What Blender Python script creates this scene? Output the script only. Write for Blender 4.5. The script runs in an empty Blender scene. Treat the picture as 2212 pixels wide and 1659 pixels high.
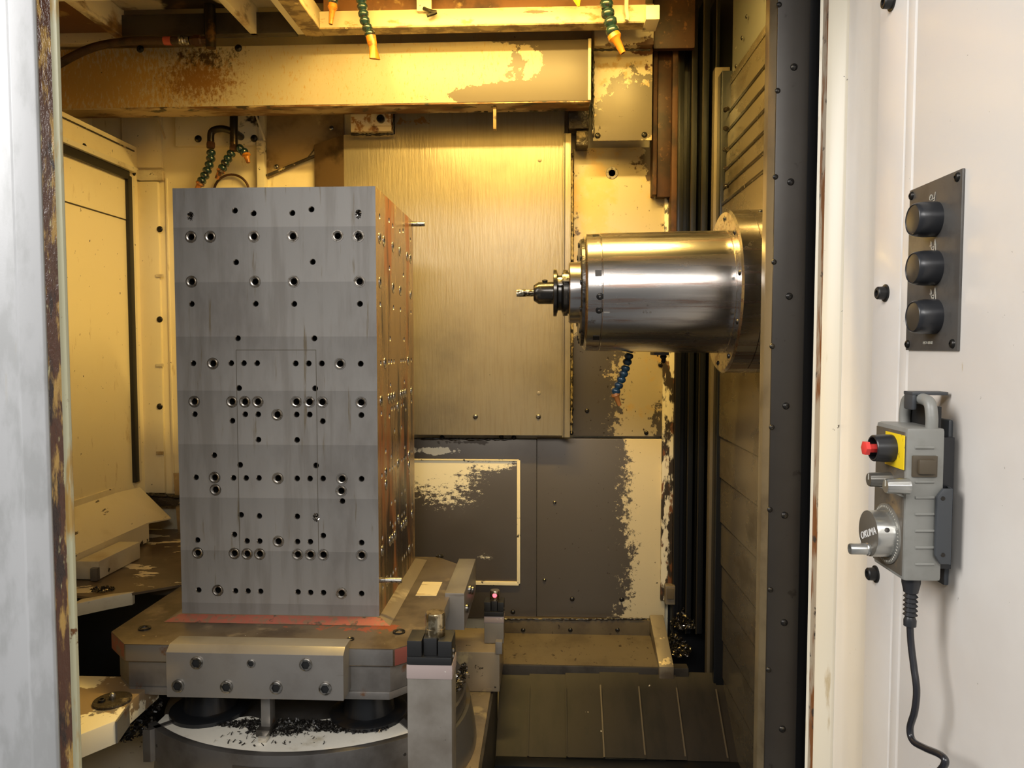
import bpy, bmesh, math, random
from mathutils import Vector, Matrix, Euler, Quaternion
random.seed(7)
R = math.radians
SC = bpy.context.scene
COL = SC.collection

# ------------------------------------------------------------------ camera
CZ = 1.55
F, CX, CY = 1600.0, 1106.0, 829.5
cam_d = bpy.data.cameras.new('camera')
cam_d.sensor_width = 36.0
cam_d.lens = 36.0 * F / 2212.0
cam_d.clip_start = 0.02
cam = bpy.data.objects.new('camera', cam_d)
cam.location = (0, 0, CZ)
cam.rotation_euler = (R(90 - 2.92), 0, R(2.68))
COL.objects.link(cam)
SC.camera = cam
CAMROT = cam.rotation_euler.to_matrix()

# ------------------------------------------------------------------ light
SC.view_settings.view_transform = 'Standard'
SC.view_settings.look = 'None'
SC.view_settings.gamma = 1.0
SC.view_settings.use_curve_mapping = False
SC.view_settings.exposure = 0.0
world = bpy.data.worlds.new('workshop_ambient')
SC.world = world
world.use_nodes = True
world.node_tree.nodes['Background'].inputs[0].default_value = (0.95, 0.97, 1.0, 1)
world.node_tree.nodes['Background'].inputs[1].default_value = 0.17


def area(name, loc, target, sx, sy, energy, color):
    d = bpy.data.lights.new(name, 'AREA')
    d.shape = 'RECTANGLE'; d.size = sx; d.size_y = sy; d.energy = energy; d.color = color
    o = bpy.data.objects.new(name, d)
    o.location = loc
    o.rotation_euler = (Vector(target) - Vector(loc)).to_track_quat('-Z', 'Y').to_euler()
    COL.objects.link(o)
    return o


LAMP = Vector((-0.10, 1.72, CZ + 1.02))
area('machine_work_lamp', LAMP, LAMP + Vector((0, 0.0, -1)), 0.96, 0.06, 31, (1.0, 0.69, 0.20))
area('workshop_lamps_and_fill', (-0.7, -2.3, 3.45), (-0.7, 1.2, 0.6), 2.4, 0.6, 72, (1.0, 0.97, 0.94))
area('workshop_lamps_and_fill', (-3.0, -0.2, 3.3), (0.48, 0.8, 1.2), 1.6, 2.0, 125, (1.0, 0.975, 0.95))  # added fill to brighten the white frame; no such fixture is known
area('workshop_lamps_and_fill', (1.0, -3.0, 3.4), (-0.6, 1.5, 0.8), 2.4, 0.6, 75, (1.0, 0.97, 0.93))


# ------------------------------------------------------------------ pixel -> place
def ray(px, py):
    return CAMROT @ Vector(((px - CX) / F, -(py - CY) / F, -1.0))


C0 = Vector((0, 0, CZ))


def PY(px, py, Y):
    d = ray(px, py); return C0 + d * (Y / d.y)


def PX(px, py, X):
    d = ray(px, py); return C0 + d * (X / d.x)


def PZ(px, py, z):          # z relative to camera height
    d = ray(px, py); return C0 + d * (z / d.z)


# ------------------------------------------------------------------ materials
def srgb(r, g, b):
    f = lambda c: c / 12.92 if c <= 0.04045 else ((c + 0.055) / 1.055) ** 2.4
    return (f(r / 255), f(g / 255), f(b / 255))


def L(color, scale=8, lo=.5, hi=.6, rough=None, metal=None, detail=6, blobs=(), bias=0.0, seed=0.0, amp=1.0, nrough=.6):
    return dict(color=color, scale=scale, lo=lo, hi=hi, rough=rough, metal=metal, detail=detail, blobs=blobs, bias=bias, seed=seed, amp=amp, nrough=nrough)


def blob(px, py, Y, rx, rz, w):
    p = PY(px, py, Y)
    return (p.x, p.y, p.z, rx * Y / F, 5.0, rz * Y / F, w)


def pmat(name, base, rough=.5, metal=0.0, layers=(), bump=None, bands=None, spec=.5, coat=0.0):
    m = bpy.data.materials.new(name)
    m.use_nodes = True
    nt = m.node_tree; N = nt.nodes; K = nt.links
    b = N['Principled BSDF']
    b.inputs['Specular IOR Level'].default_value = spec
    b.inputs['Coat Weight'].default_value = coat
    b.inputs['Coat Roughness'].default_value = .15
    geo = N.new('ShaderNodeNewGeometry')
    pos = geo.outputs['Position']

    def math_(op, a, c=None, d=None, clamp=False):
        n = N.new('ShaderNodeMath'); n.operation = op; n.use_clamp = clamp
        for i, v in enumerate((a, c, d)):
            if v is None: continue
            if hasattr(v, 'is_linked'): K.new(v, n.inputs[i])
            else: n.inputs[i].default_value = v
        return n.outputs[0]

    def noise(scale, seed, detail, nrough):
        mp = N.new('ShaderNodeMapping')
        s = scale if isinstance(scale, (tuple, list)) else (scale,) * 3
        mp.inputs['Scale'].default_value = s
        mp.inputs['Location'].default_value = (seed * 3.1, seed * 1.7, seed * 2.3)
        K.new(pos, mp.inputs['Vector'])
        n = N.new('ShaderNodeTexNoise')
        n.inputs['Scale'].default_value = 1.0
        n.inputs['Detail'].default_value = detail
        n.inputs['Roughness'].default_value = nrough
        K.new(mp.outputs[0], n.inputs['Vector'])
        return n.outputs['Fac']

    def mixc(f, a, c):
        n = N.new('ShaderNodeMix'); n.data_type = 'RGBA'
        K.new(f, n.inputs['Factor'])
        for i, v in ((6, a), (7, c)):
            if hasattr(v, 'is_linked'): K.new(v, n.inputs[i])
            else: n.inputs[i].default_value = (*v, 1)
        return n.outputs[2]

    def mixf(f, a, c):
        n = N.new('ShaderNodeMix'); n.data_type = 'FLOAT'
        K.new(f, n.inputs['Factor'])
        for i, v in ((2, a), (3, c)):
            if hasattr(v, 'is_linked'): K.new(v, n.inputs[i])
            else: n.inputs[i].default_value = v
        return n.outputs[0]

    col, rg, mt = base, rough, metal
    for k, l in enumerate(layers):
        v = noise(l['scale'], l['seed'] + k + 1, l['detail'], l['nrough'])
        if l['amp'] != 1.0:
            v = math_('MULTIPLY_ADD', v, l['amp'], .5 - .5 * l['amp'])
        if l['bias']:
            v = math_('ADD', v, l['bias'])
        for (x, y, z, rx, ry, rz, w) in l['blobs']:
            s = N.new('ShaderNodeVectorMath'); s.operation = 'SUBTRACT'
            K.new(pos, s.inputs[0]); s.inputs[1].default_value = (x, y, z)
            t = N.new('ShaderNodeVectorMath'); t.operation = 'MULTIPLY'
            K.new(s.outputs[0], t.inputs[0]); t.inputs[1].default_value = (1 / rx, 1 / ry, 1 / rz)
            ln = N.new('ShaderNodeVectorMath'); ln.operation = 'LENGTH'
            K.new(t.outputs[0], ln.inputs[0])
            q = math_('MULTIPLY_ADD', ln.outputs['Value'], -w, w)
            q = math_('MAXIMUM', q, 0.0) if w > 0 else math_('MINIMUM', q, 0.0)
            v = math_('ADD', v, q)
        mr = N.new('ShaderNodeMapRange'); mr.interpolation_type = 'SMOOTHSTEP'
        K.new(v, mr.inputs[0]); mr.inputs[1].default_value = l['lo']; mr.inputs[2].default_value = l['hi']
        f = mr.outputs[0]
        col = mixc(f, col, l['color'])
        if l['rough'] is not None: rg = mixf(f, rg, l['rough'])
        if l['metal'] is not None: mt = mixf(f, mt, l['metal'])
    if bands:
        z0, per, amt = bands
        sx = N.new('ShaderNodeSeparateXYZ'); K.new(pos, sx.inputs[0])
        f = math_('FRACT', math_('MULTIPLY_ADD', sx.outputs['Z'], -1.0 / per, z0 / per))
        g = math_('MULTIPLY_ADD', f, 2 * amt, 1 - amt)
        vm = N.new('ShaderNodeVectorMath'); vm.operation = 'SCALE'
        if hasattr(col, 'is_linked'): K.new(col, vm.inputs[0])
        else: vm.inputs[0].default_value = col
        K.new(g, vm.inputs['Scale'])
        col = vm.outputs[0]
    for sock, v in (('Base Color', col), ('Roughness', rg), ('Metallic', mt)):
        if hasattr(v, 'is_linked'): K.new(v, b.inputs[sock])
        else: b.inputs[sock].default_value = (*v, 1) if sock == 'Base Color' else v
    if bump:
        sc, st, dist = bump
        h = noise(sc, 9.0, 4, .6)
        bn = N.new('ShaderNodeBump'); bn.inputs['Strength'].default_value = st; bn.inputs['Distance'].default_value = dist
        K.new(h, bn.inputs['Height']); K.new(bn.outputs[0], b.inputs['Normal'])
    return m


def emat(name, color, strength):
    m = pmat(name, color, .4)
    b = m.node_tree.nodes['Principled BSDF']
    b.inputs['Emission Color'].default_value = (*color, 1)
    b.inputs['Emission Strength'].default_value = strength
    return m


CREAM = (.74, .66, .47)
STAIN = (.30, .17, .045)
GRIME = (.035, .024, .014)
BARE = (.125, .106, .085)
stain = lambda s=3., lo=.56, hi=.74: L(STAIN, s, lo, hi)
specks = L(GRIME, 70, .665, .72, detail=4)

M = {}
M['cream'] = pmat('cream_paint', CREAM, .42, 0, [L((.60, .46, .24), 2.2, .5, .75), specks], coat=.1)
M['cream_dirty'] = pmat('cream_paint_oily', CREAM, .42, 0, [stain(6, .5, .72), L(GRIME, (9, 9, 14), .62, .7), specks])
M['wall_yellow'] = pmat('cream_paint_smooth', (.86, .75, .50), .38, 0, [L((.72, .57, .30), 2.5, .5, .8), L(GRIME, (90, 90, 60), .70, .75, detail=3), L((.62, .49, .26), (30, 30, 8), .62, .74, detail=8)])
M['bare'] = pmat('bare_steel_oily', BARE, .42, .55, [L((.10, .08, .06), 5, .45, .7)], bump=(90, .08, .002))
M['dark_steel'] = pmat('dark_steel', (.075, .066, .056), .42, .5, [L((.035, .03, .026), 9, .45, .7)])
M['void_shade'] = pmat('black_void_shade', (.012, .012, .013), .35)  # black puts the shade of voids and gaps into the colour
M['way'] = pmat('blued_way_cover', (.010, .011, .013), .3, .1, [L((.022, .016, .011), (10, 10, 3), .55, .7)])
M['way_edge'] = pmat('bronze_way_edge', (.035, .028, .018), .35, .4)
M['rust'] = pmat('rusty_steel', (.085, .033, .012), .62, .1, [L((.03, .013, .008), 14, .45, .65), L((.20, .10, .03), 40, .6, .7)])
M['brown_ceiling'] = pmat('brown_oil_film', (.22, .10, .04), .4, .1, [L((.06, .03, .02), 6, .45, .7), L((.45, .3, .12), 18, .6, .7)])
M['black'] = pmat('black_rubber_and_recess', (.012, .012, .012), .45)
M['bolt'] = pmat('black_oxide_bolt', (.03, .028, .026), .32, .7, [L((.10, .085, .06), 80, .5, .7)])
M['bolt_bright'] = pmat('worn_steel_bolt', (.34, .32, .29), .3, .9, [L((.08, .07, .055), 120, .45, .65)])
M['hole'] = pmat('oily_bore', (.05, .046, .042), .3, .8)
M['chip'] = pmat('steel_chips', (.05, .043, .036), .28, .8, [L((.5, .45, .38), 300, .62, .7, detail=2)])
M['chip_dark'] = pmat('oily_dark_chips', (.014, .012, .010), .4, .2)
M['chip_bright'] = pmat('bright_chips', (.75, .70, .62), .25, .9)


# ------------------------------------------------------------------ mesh helpers
WORLD = {}


def finish(bm, name, m, bev=0.0, ang=35):
    if bev:
        bmesh.ops.remove_doubles(bm, verts=bm.verts, dist=1e-6)
        bmesh.ops.recalc_face_normals(bm, faces=bm.faces)
        es = [e for e in bm.edges if len(e.link_faces) == 2 and e.calc_face_angle(0) > R(28)]
        bmesh.ops.bevel(bm, geom=es, offset=bev, segments=2, affect='EDGES', profile=.6, clamp_overlap=True)
    bmesh.ops.recalc_face_normals(bm, faces=bm.faces)
    me = bpy.data.meshes.new(name)
    bm.to_mesh(me); bm.free()
    for mm in (m if isinstance(m, (list, tuple)) else [m]):
        me.materials.append(M[mm] if isinstance(mm, str) else mm)
    for p in me.polygons: p.use_smooth = True
    me.set_sharp_from_angle(angle=R(ang))
    return me


def link(name, me, wloc, parent=None, rot=None):
    o = bpy.data.objects.new(name, me)
    COL.objects.link(o)
    if parent is not None:
        o.parent = parent
        o.location = Vector(wloc) - WORLD[parent.name]
    else:
        o.location = wloc
    if rot is not None: o.rotation_euler = rot
    WORLD[o.name] = Vector(wloc)
    return o


def obj(name, bm, m, parent=None, bev=0.0, label=None, ang=35):
    vs = [v.co for v in bm.verts]
    lo = [min(v[i] for v in vs) for i in range(3)]; hi = [max(v[i] for v in vs) for i in range(3)]
    c = Vector(((lo[0] + hi[0]) / 2, (lo[1] + hi[1]) / 2, lo[2]))
    bmesh.ops.translate(bm, verts=bm.verts, vec=-c)
    me = finish(bm, name, m, bev, ang)
    o = link(name, me, c, parent)
    if label: o['label'] = label
    return o


def tag(o, label, cat=None, group=None, kind=None):
    o['label'] = label
    if cat: o['category'] = cat
    if group: o['group'] = group
    if kind: o['kind'] = kind
    return o


def thing(name, label, cat, loc, group=None, kind=None):
    o = bpy.data.objects.new(name, None)
    COL.objects.link(o); o.location = loc; o.empty_display_size = .05
    WORLD[o.name] = Vector(loc)
    return tag(o, label, cat, group, kind)


def nb(): return bmesh.new()


def box(bm, x0, x1, y0, y1, z0, z1):
    vs = [bm.verts.new((x, y, z)) for x in (x0, x1) for y in (y0, y1) for z in (z0, z1)]
    for f in ((0, 1, 3, 2), (4, 6, 7, 5), (0, 4, 5, 1), (2, 3, 7, 6), (0, 2, 6, 4), (1, 5, 7, 3)):
        bm.faces.new([vs[i] for i in f])
    return bm


def slab(bm, pts, vec):
    vec = Vector(vec)
    a = [bm.verts.new(Vector(p)) for p in pts]
    b = [bm.verts.new(Vector(p) + vec) for p in pts]
    bm.faces.new(a); bm.faces.new(list(reversed(b)))
    n = len(pts)
    for i in range(n):
        bm.faces.new((a[i], a[(i + 1) % n], b[(i + 1) % n], b[i]))
    return bm


def prism(bm, pts, axis, a0, a1):
    mk = {'x': lambda p, a: (a, p[0], p[1]), 'y': lambda p, a: (p[0], a, p[1]), 'z': lambda p, a: (p[0], p[1], a)}[axis]
    return slab(bm, [mk(p, a0) for p in pts], Vector(mk((0, 0), a1)) - Vector(mk((0, 0), a0)))


def frame_of(d):
    d = Vector(d).normalized()
    u = Vector((1, 0, 0)) if abs(d.z) > .9999 else d.orthogonal().normalized() if abs(d.z) > .9 else d.cross(Vector((0, 0, 1))).normalized()
    return d, u, d.cross(u)


def lathe(bm, p0, d, prof, n=32, close0=True, close1=True, mats=None):
    """revolve (t, r) pairs about the line p0 + t d"""
    p0 = Vector(p0); d, u, v = frame_of(d)
    rings = []
    for t, r in prof:
        rings.append([bm.verts.new(p0 + d * t + (u * math.cos(2 * math.pi * i / n) + v * math.sin(2 * math.pi * i / n)) * r) for i in range(n)])
    for k in range(len(rings) - 1):
        for i in range(n):
            f = bm.faces.new((rings[k][i], rings[k][(i + 1) % n], rings[k + 1][(i + 1) % n], rings[k + 1][i]))
            if mats: f.material_index = mats[k]
    if close0: bm.faces.new(list(reversed(rings[0])))
    if close1: bm.faces.new(rings[-1])
    return bm


def cyl(bm, p0, p1, r0, r1=None, n=24):
    p0, p1 = Vector(p0), Vector(p1)
    return lathe(bm, p0, p1 - p0, [(0, r0), ((p1 - p0).length, r0 if r1 is None else r1)], n)


def spline(pts, k=8):
    pts = [Vector(p) for p in pts]
    out = []
    for i in range(len(pts) - 1):
        p0 = pts[max(i - 1, 0)]; p1 = pts[i]; p2 = pts[i + 1]; p3 = pts[min(i + 2, len(pts) - 1)]
        for j in range(k):
            t = j / k
            out.append(.5 * ((2 * p1) + (-p0 + p2) * t + (2 * p0 - 5 * p1 + 4 * p2 - p3) * t * t + (-p0 + 3 * p1 - 3 * p2 + p3) * t ** 3))
    out.append(pts[-1])
    return out


def tube(bm, pts, r, n=12):
    rings = []
    d = (pts[1] - pts[0]).normalized()
    u = d.orthogonal().normalized()
    for i, p in enumerate(pts):
        d = (pts[min(i + 1, len(pts) - 1)] - pts[max(i - 1, 0)]).normalized()
        u = (u - d * u.dot(d)).normalized(); v = d.cross(u)
        rr = r[i] if isinstance(r, (list, tuple)) else r
        rings.append([bm.verts.new(p + (u * math.cos(2 * math.pi * k / n) + v * math.sin(2 * math.pi * k / n)) * rr) for k in range(n)])
    for k in range(len(rings) - 1):
        for i in range(n):
            bm.faces.new((rings[k][i], rings[k][(i + 1) % n], rings[k + 1][(i + 1) % n], rings[k + 1][i]))
    bm.faces.new(list(reversed(rings[0]))); bm.faces.new(rings[-1])
    return bm


def zrot(n):
    return Vector(n).to_track_quat('Z', 'Y').to_euler()


# shared fasteners, axis +Z, seated at z = 0
def socket_mesh(name, r, h, hexr, m, washer=0.0):
    bm = nb()
    n = 18
    prof = [(0, r), (h * .82, r), (h, r * .88)]
    rings = []
    if washer: prof = [(0, washer), (h * .18, washer), (h * .18, r)] + prof[1:]
    for t, rr in prof:
        rings.append([bm.verts.new((rr * math.cos(2 * math.pi * i / n), rr * math.sin(2 * math.pi * i / n), t)) for i in range(n)])
    hx = lambda z, s: [bm.verts.new((hexr * s * math.cos(2 * math.pi * i / n) / max(math.cos(((2 * math.pi * i / n) % (math.pi / 3)) - math.pi / 6), .5) * .9,
                                     hexr * s * math.sin(2 * math.pi * i / n) / max(math.cos(((2 * math.pi * i / n) % (math.pi / 3)) - math.pi / 6), .5) * .9, z)) for i in range(n)]
    rings.append(hx(h, 1)); rings.append(hx(h * .1, 1))
    for k in range(len(rings) - 1):
        for i in range(n):
            f = bm.faces.new((rings[k][i], rings[k][(i + 1) % n], rings[k + 1][(i + 1) % n], rings[k + 1][i]))
            if k == len(rings) - 2: f.material_index = 1
    bm.faces.new(rings[-1]).material_index = 1
    bm.faces.new(list(reversed(rings[0])))
    return finish(bm, name, m)


def dome_mesh(name, r, h, m):
    bm = nb()
    prof = [(0, r)] + [(h * math.sin(a), r * math.cos(a)) for a in (.35, .7, 1.05)] + [(h * .95, r * .35), (h * .55, r * .32)]
    lathe(bm, (0, 0, 0), (0, 0, 1), prof, 14)
    return finish(bm, name, m)


BOLT = socket_mesh('socket_bolt', 1, .9, .6, ['bolt', 'bolt'])
BOLT_B = socket_mesh('steel_socket_bolt', 1, .5, .66, ['bolt_bright', 'black'])  # black inside the sockets paints in the shade of the recess
SCREW = dome_mesh('button_screw', 1, .6, 'bolt')
SCREW_B = dome_mesh('bright_button_screw', 1, .6, 'bolt_bright')


def bolt(parent, p, nrm, r, mesh=None, name='bolt', h=1.0):
    o = link(name, mesh or SCREW, p, parent, zrot(nrm))
    o.scale = (r, r, r * h)
    return o


FR = Vector((0, -1, 0))      # towards the doorway
# depth planes (metres in front of the camera)
YW, YP, YR = 2.45, 2.37, 2.42
XL, XC = -1.364, 0.515
XLU = -1.52

# ================================================================== the setting
def struct(name, bm, m, label, parent=None, bev=0.0):
    o = obj(name, bm, m, parent, bev)
    o['label'] = label
    o['kind'] = 'structure'
    return o


ZB, ZT = CZ - 1.45, CZ + 1.12
wall_back = struct('wall_back', box(nb(), XLU - .05, .86, YW, YW + .05, ZB, ZT), 'wall_yellow', 'cream painted rear wall of the machine enclosure')
struct('ceiling', box(nb(), XLU - .05, .86, .95, YW + .05, ZT, ZT + .04), 'brown_ceiling', 'oil-browned ceiling of the machine enclosure')
floor = struct('floor', box(nb(), XLU - .05, .86, .95, YW + .05, ZB - .04, ZB), 'void_shade', 'black floor under the machine table, standing in for the dark void')
ZUP = CZ + .66
wall_left = struct('wall_left', prism(nb(), [(XLU - .05, ZB), (XL, ZB), (XL, ZUP), (XLU, ZUP), (XLU, ZT), (XLU - .05, ZT)], 'y', 1.215, YW), 'wall_yellow', 'smooth cream painted side wall of the machine enclosure')
wall_right = struct('wall_right', box(nb(), .80, .86, 1.35, YW, ZB, ZT), 'void_shade', 'dark side wall behind the column covers')

# ---- rear wall, painted plates on the spindle side
W1 = PY(1240, 320, YR); W2 = PY(1436, 943, YR)
M['plate_upper'] = pmat('worn_plate_upper', (.47, .39, .24), .42, 0, [
    L((.55, .36, .13), 14, .5, .7, blobs=[blob(1280, 420, YR, 70, 220, .25)]),
    L(BARE, 44, .50, .54, rough=.38, metal=.4, bias=-.22, amp=1.4, detail=9, nrough=.75, blobs=[blob(1255, 870, YR, 120, 170, .75), blob(1240, 800, YR, 80, 120, .3), blob(1430, 930, YR, 36, 110, .5), blob(1300, 760, YR, 120, 40, .3)]),
    L((.06, .028, .014), 26, .56, .64, bias=-.1, blobs=[blob(1425, 345, YR, 60, 90, .55), blob(1430, 600, YR, 14, 330, .22), blob(1250, 520, YR, 20, 240, .14)]), specks])
bm = nb(); box(bm, W1.x, W2.x, YR, YW + .01, W2.z, W1.z)
p = obj('wall_panel', bm, 'plate_upper', wall_back, .002)
for q in ((1268, 887), (1235, 884), (1396, 935), (1234, 935), (1236, 508), (1236, 375), (1427, 788)):
    bolt(p, PY(*q, YR), FR, .0075)
bm = nb(); lathe(bm, PY(1322, 374, YR), FR, [(0, .02), (.002, .019), (.002, .011), (-.01, .010)], 20, True, True)
obj('drain_fitting', bm, 'bolt_bright', p)
W3 = PY(1160, 947, YR); W4 = PY(1436, 1337, YR)
M['plate_lower'] = pmat('worn_plate_lower', (.62, .52, .32), .42, 0, [
    L(BARE, 46, .49, .53, rough=.4, metal=.4, bias=-.33, nrough=.8, amp=1.5, detail=9, blobs=[blob(1200, 1140, YR, 210, 400, .95), blob(1290, 1040, YR, 110, 130, .3), blob(1340, 1215, YR, 75, 120, .26), blob(1250, 1310, YR, 160, 80, .4), blob(1180, 960, YR, 230, 100, .6)]),
    specks])
p = obj('wall_panel', box(nb(), W3.x, W4.x, YR + .002, YW + .01, W4.z, W3.z), 'plate_lower', wall_back, .002)
for q in ((1198, 1085), (1176, 1253)):
    bolt(p, PY(*q, YR + .002), FR, .006, SCREW_B, 'stud', 1.6)
for q in ((1236, 1294), (1343, 1295)):
    bolt(p, PY(*q, YR + .002), FR, .008)
W5 = PY(700, 947, YR); W6 = PY(1160, 1337, YR)
M['plate_mid'] = pmat('worn_plate_mid', BARE, .36, .5, [
    L((.11, .092, .075), 6, .45, .7, rough=.46),
    L(CREAM, 24, .55, .60, rough=.45, metal=0, bias=-.2, blobs=[blob(930, 974, YR, 90, 16, .5)]),
    L(GRIME, 22, .55, .62, bias=-.2, blobs=[blob(1010, 955, YR, 140, 14, .4)])])
p = obj('wall_panel', box(nb(), W5.x, W6.x - .002, YR, YW + .01, W6.z, W5.z), 'plate_mid', wall_back, .002)
for q in ((1110, 945), (1108, 1322), (955, 945), (1083, 943)):
    bolt(p, PY(*q, YR), FR, .008)
# recessed access hatch with a cream sealant rim
H1 = PY(770, 991, YR); H2 = PY(1121, 1259, YR)
M['hatch'] = pmat('hatch_worn_sheet', BARE, .34, .5, [
    L((.12, .10, .082), 5, .4, .7, rough=.44),
    L((.80, .72, .50), (40, 40, 80), .49, .56, rough=.4, metal=0, bias=-.3, nrough=.8, amp=1.5, detail=9, blobs=[blob(930, 1000, YR, 190, 75, .75), blob(965, 1075, YR, 150, 55, .36), blob(1090, 1000, YR, 70, 26, .4), blob(1050, 1200, YR, 34, 20, .34)])])
hatch = obj('hatch', box(nb(), H1.x, H2.x, YR - .006, YR, H2.z, H1.z), 'hatch', wall_back, .002, 'worn sheet steel access hatch with flaking cream paint')
M['sealant'] = pmat('cream_sealant', (.80, .68, .40), .5, 0, [L(GRIME, 50, .60, .66)])
t_ = .0065
for nm, a in (('seal_strip', (H1.x, H2.x, H2.z - t_, H2.z + t_)), ('seal_strip', (H2.x - t_, H2.x + t_ * .7, H2.z, H1.z)), ('seal_strip', (H1.x, H2.x, H1.z - t_ * .4, H1.z + t_ * .4))):
    bm = nb(); box(bm, a[0], a[1], YR - .011, YR - .002, a[2], a[3])
    obj(nm, bm, 'sealant', hatch, .002)
# narrow upright strip at the edge of the rear wall, rusting
E1 = PY(1438, 320, 2.40); E2 = PY(1456, 1300, 2.40)
M['edge_strip'] = pmat('peeling_edge_strip', CREAM, .5, 0, [L(GRIME, (30, 30, 12), .47, .53, bias=.0), L((.16, .06, .02), (40, 40, 14), .55, .62)])
obj('wall_strip', box(nb(), E1.x, E2.x, 2.41, YW + .01, E2.z, E1.z), 'edge_strip', wall_back, .002)

# ---- rear wall, side with the nozzle pipes
YL = YW - .012
A1 = PY(293, 392, YL); A2 = PY(356, 1065, YL)
p = obj('wall_panel', box(nb(), A1.x, A2.x, YL, YW + .01, A2.z, A1.z), 'wall_yellow', wall_back, .002)
for y in (495, 690, 878):
    bolt(p, PY(345, y, YL), FR, .0105, None, 'bolt', .7)
for y in (496, 588, 645, 786, 872, 1000):
    bolt(p, PY(291, y, YL), FR, .005)
for y in (592, 785, 975):
    a = PY(338, y, YL); b_ = PY(354, y + 7, YL)
    obj('slot_cover', box(nb(), a.x, b_.x, YL - .004, YL, b_.z, a.z), 'cream_dirty', p, .001)
A3 = PY(357, 385, YW - .004); A4 = PY(378, 1060, YW)
obj('seam_cover', box(nb(), A3.x, A4.x, YW - .005, YW + .01, A4.z, A3.z), 'wall_yellow', wall_back, .001)
B1 = PY(262, 250, YL); B2 = PY(349, 362, YL)
obj('wall_panel', box(nb(), B1.x, B2.x, YL, YW + .01, B2.z, B1.z), 'wall_yellow', wall_back, .002)
B1 = PY(293, 368, YL); B2 = PY(352, 390, YL)
obj('wall_panel', box(nb(), B1.x, B2.x, YL - .004, YW + .01, B2.z, B1.z), 'cream_dirty', wall_back, .002)
B1 = PY(556, 305, YL - .01); B2 = PY(574, 420, YL - .01)
obj('seam_cover', box(nb(), B1.x, B2.x, YL - .02, YW + .01, B2.z, B1.z), 'cream_dirty', wall_back, .002)
# sheet plate behind the manifold with a bent flange
B1 = PY(378, 245, YL - .006); B2 = PY(556, 314, YL - .006)
obj('manifold_plate', box(nb(), B1.x, B2.x, YL - .008, YW + .01, B2.z, B1.z), 'cream_dirty', wall_back, .002)
for q in ((338, 246, 357, 300), (552, 246, 572, 304)):
    bm = nb(); cyl(bm, PY(q[0], q[1], YL - .03), PY(q[2], q[3], YL - .03), .0035, None, 8)
    obj('brace_rod', bm, 'cream', wall_back)
# arched pipe cover at the foot of the nozzles
bm = nb()
arc = [PY(500 + 38 * math.cos(a), 415 - 38 * math.sin(a), YL - .002) for a in [math.pi * i / 14 for i in range(15)]]
tube(bm, arc, .004, 8); obj('weld_bead', bm, 'rust', wall_back)
# debris ledge at the foot of the rear wall
a = PY(296, 1068, YW - .02); b_ = PY(420, 1090, YW - .02)
M['crud'] = pmat('oily_crud', (.05, .036, .022), .5, .1, [L((.55, .42, .2), 30, .58, .64)], bump=(60, .6, .01))
obj('ledge', box(nb(), a.x, b_.x, YW - .05, YW + .01, b_.z, a.z), 'crud', wall_back, .004)

# ---- side wall: door panel, black gasket, cream bead, seams
yy0, yy1 = 1.35, 2.40
def zx(px, py): return PX(px, py, XL)
g1 = zx(132, 322); g2 = zx(276, 381)
def strip_x(name, p1, p2, w, thick, m, parent, n=.0):
    """a bar on the side wall running from p1 to p2 (both on the wall plane)"""
    bm = nb()
    d = (p2 - p1).normalized(); up = Vector((1, 0, 0)).cross(d).normalized()
    slab(bm, [p1 - up * w, p2 - up * w, p2 + up * w, p1 + up * w], (thick, 0, 0))
    return obj(name, bm, m, parent, min(w, thick) * .3)
zg = (g1.z + g2.z) / 2
strip_x('gasket', Vector((XL, yy0, zg)), Vector((XL, 2.375, zg)), .014, .012, 'black', wall_left)
strip_x('bead', Vector((XL, yy0, zg + .022)), Vector((XL, 2.40, zg + .022)), .008, .022, 'cream_dirty', wall_left)
strip_x('ledge_strip', Vector((XL, yy0, zg + .09)), Vector((XL, 2.42, zg + .09)), .002, .004, 'crud', wall_left)
gv = zx(279, 700)
zlo = zx(280, 1045).z
strip_x('gasket', Vector((XL, 2.375, zg)), Vector((XL, 2.375, zlo)), .012, .012, 'black', wall_left)
strip_x('bead', Vector((XL, 2.40, zg)), Vector((XL, 2.40, zlo)), .009, .006, 'cream', wall_left)
M['panel_seam'] = pmat('seam_dirt', (.05, .035, .018), .5)
s1 = zx(133, 437); s2 = zx(272, 472)
zs = (s1.z + s2.z) / 2
strip_x('door_seam', Vector((XL, yy0, zs)), Vector((XL, s2.y, zs)), .0022, .0012, 'panel_seam', wall_left)
strip_x('door_seam', Vector((XL, s2.y, zs)), Vector((XL, s2.y, zlo)), .0018, .0012, 'panel_seam', wall_left)
for q in ((182, 316), (269, 360), (289, 374)):
    bolt(wall_left, PX(*q, XL), (1, 0, 0), .009)
for y in (497, 588, 646, 786):
    bolt(wall_left, PX(285, y, XL), (1, 0, 0), .0055)
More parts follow.
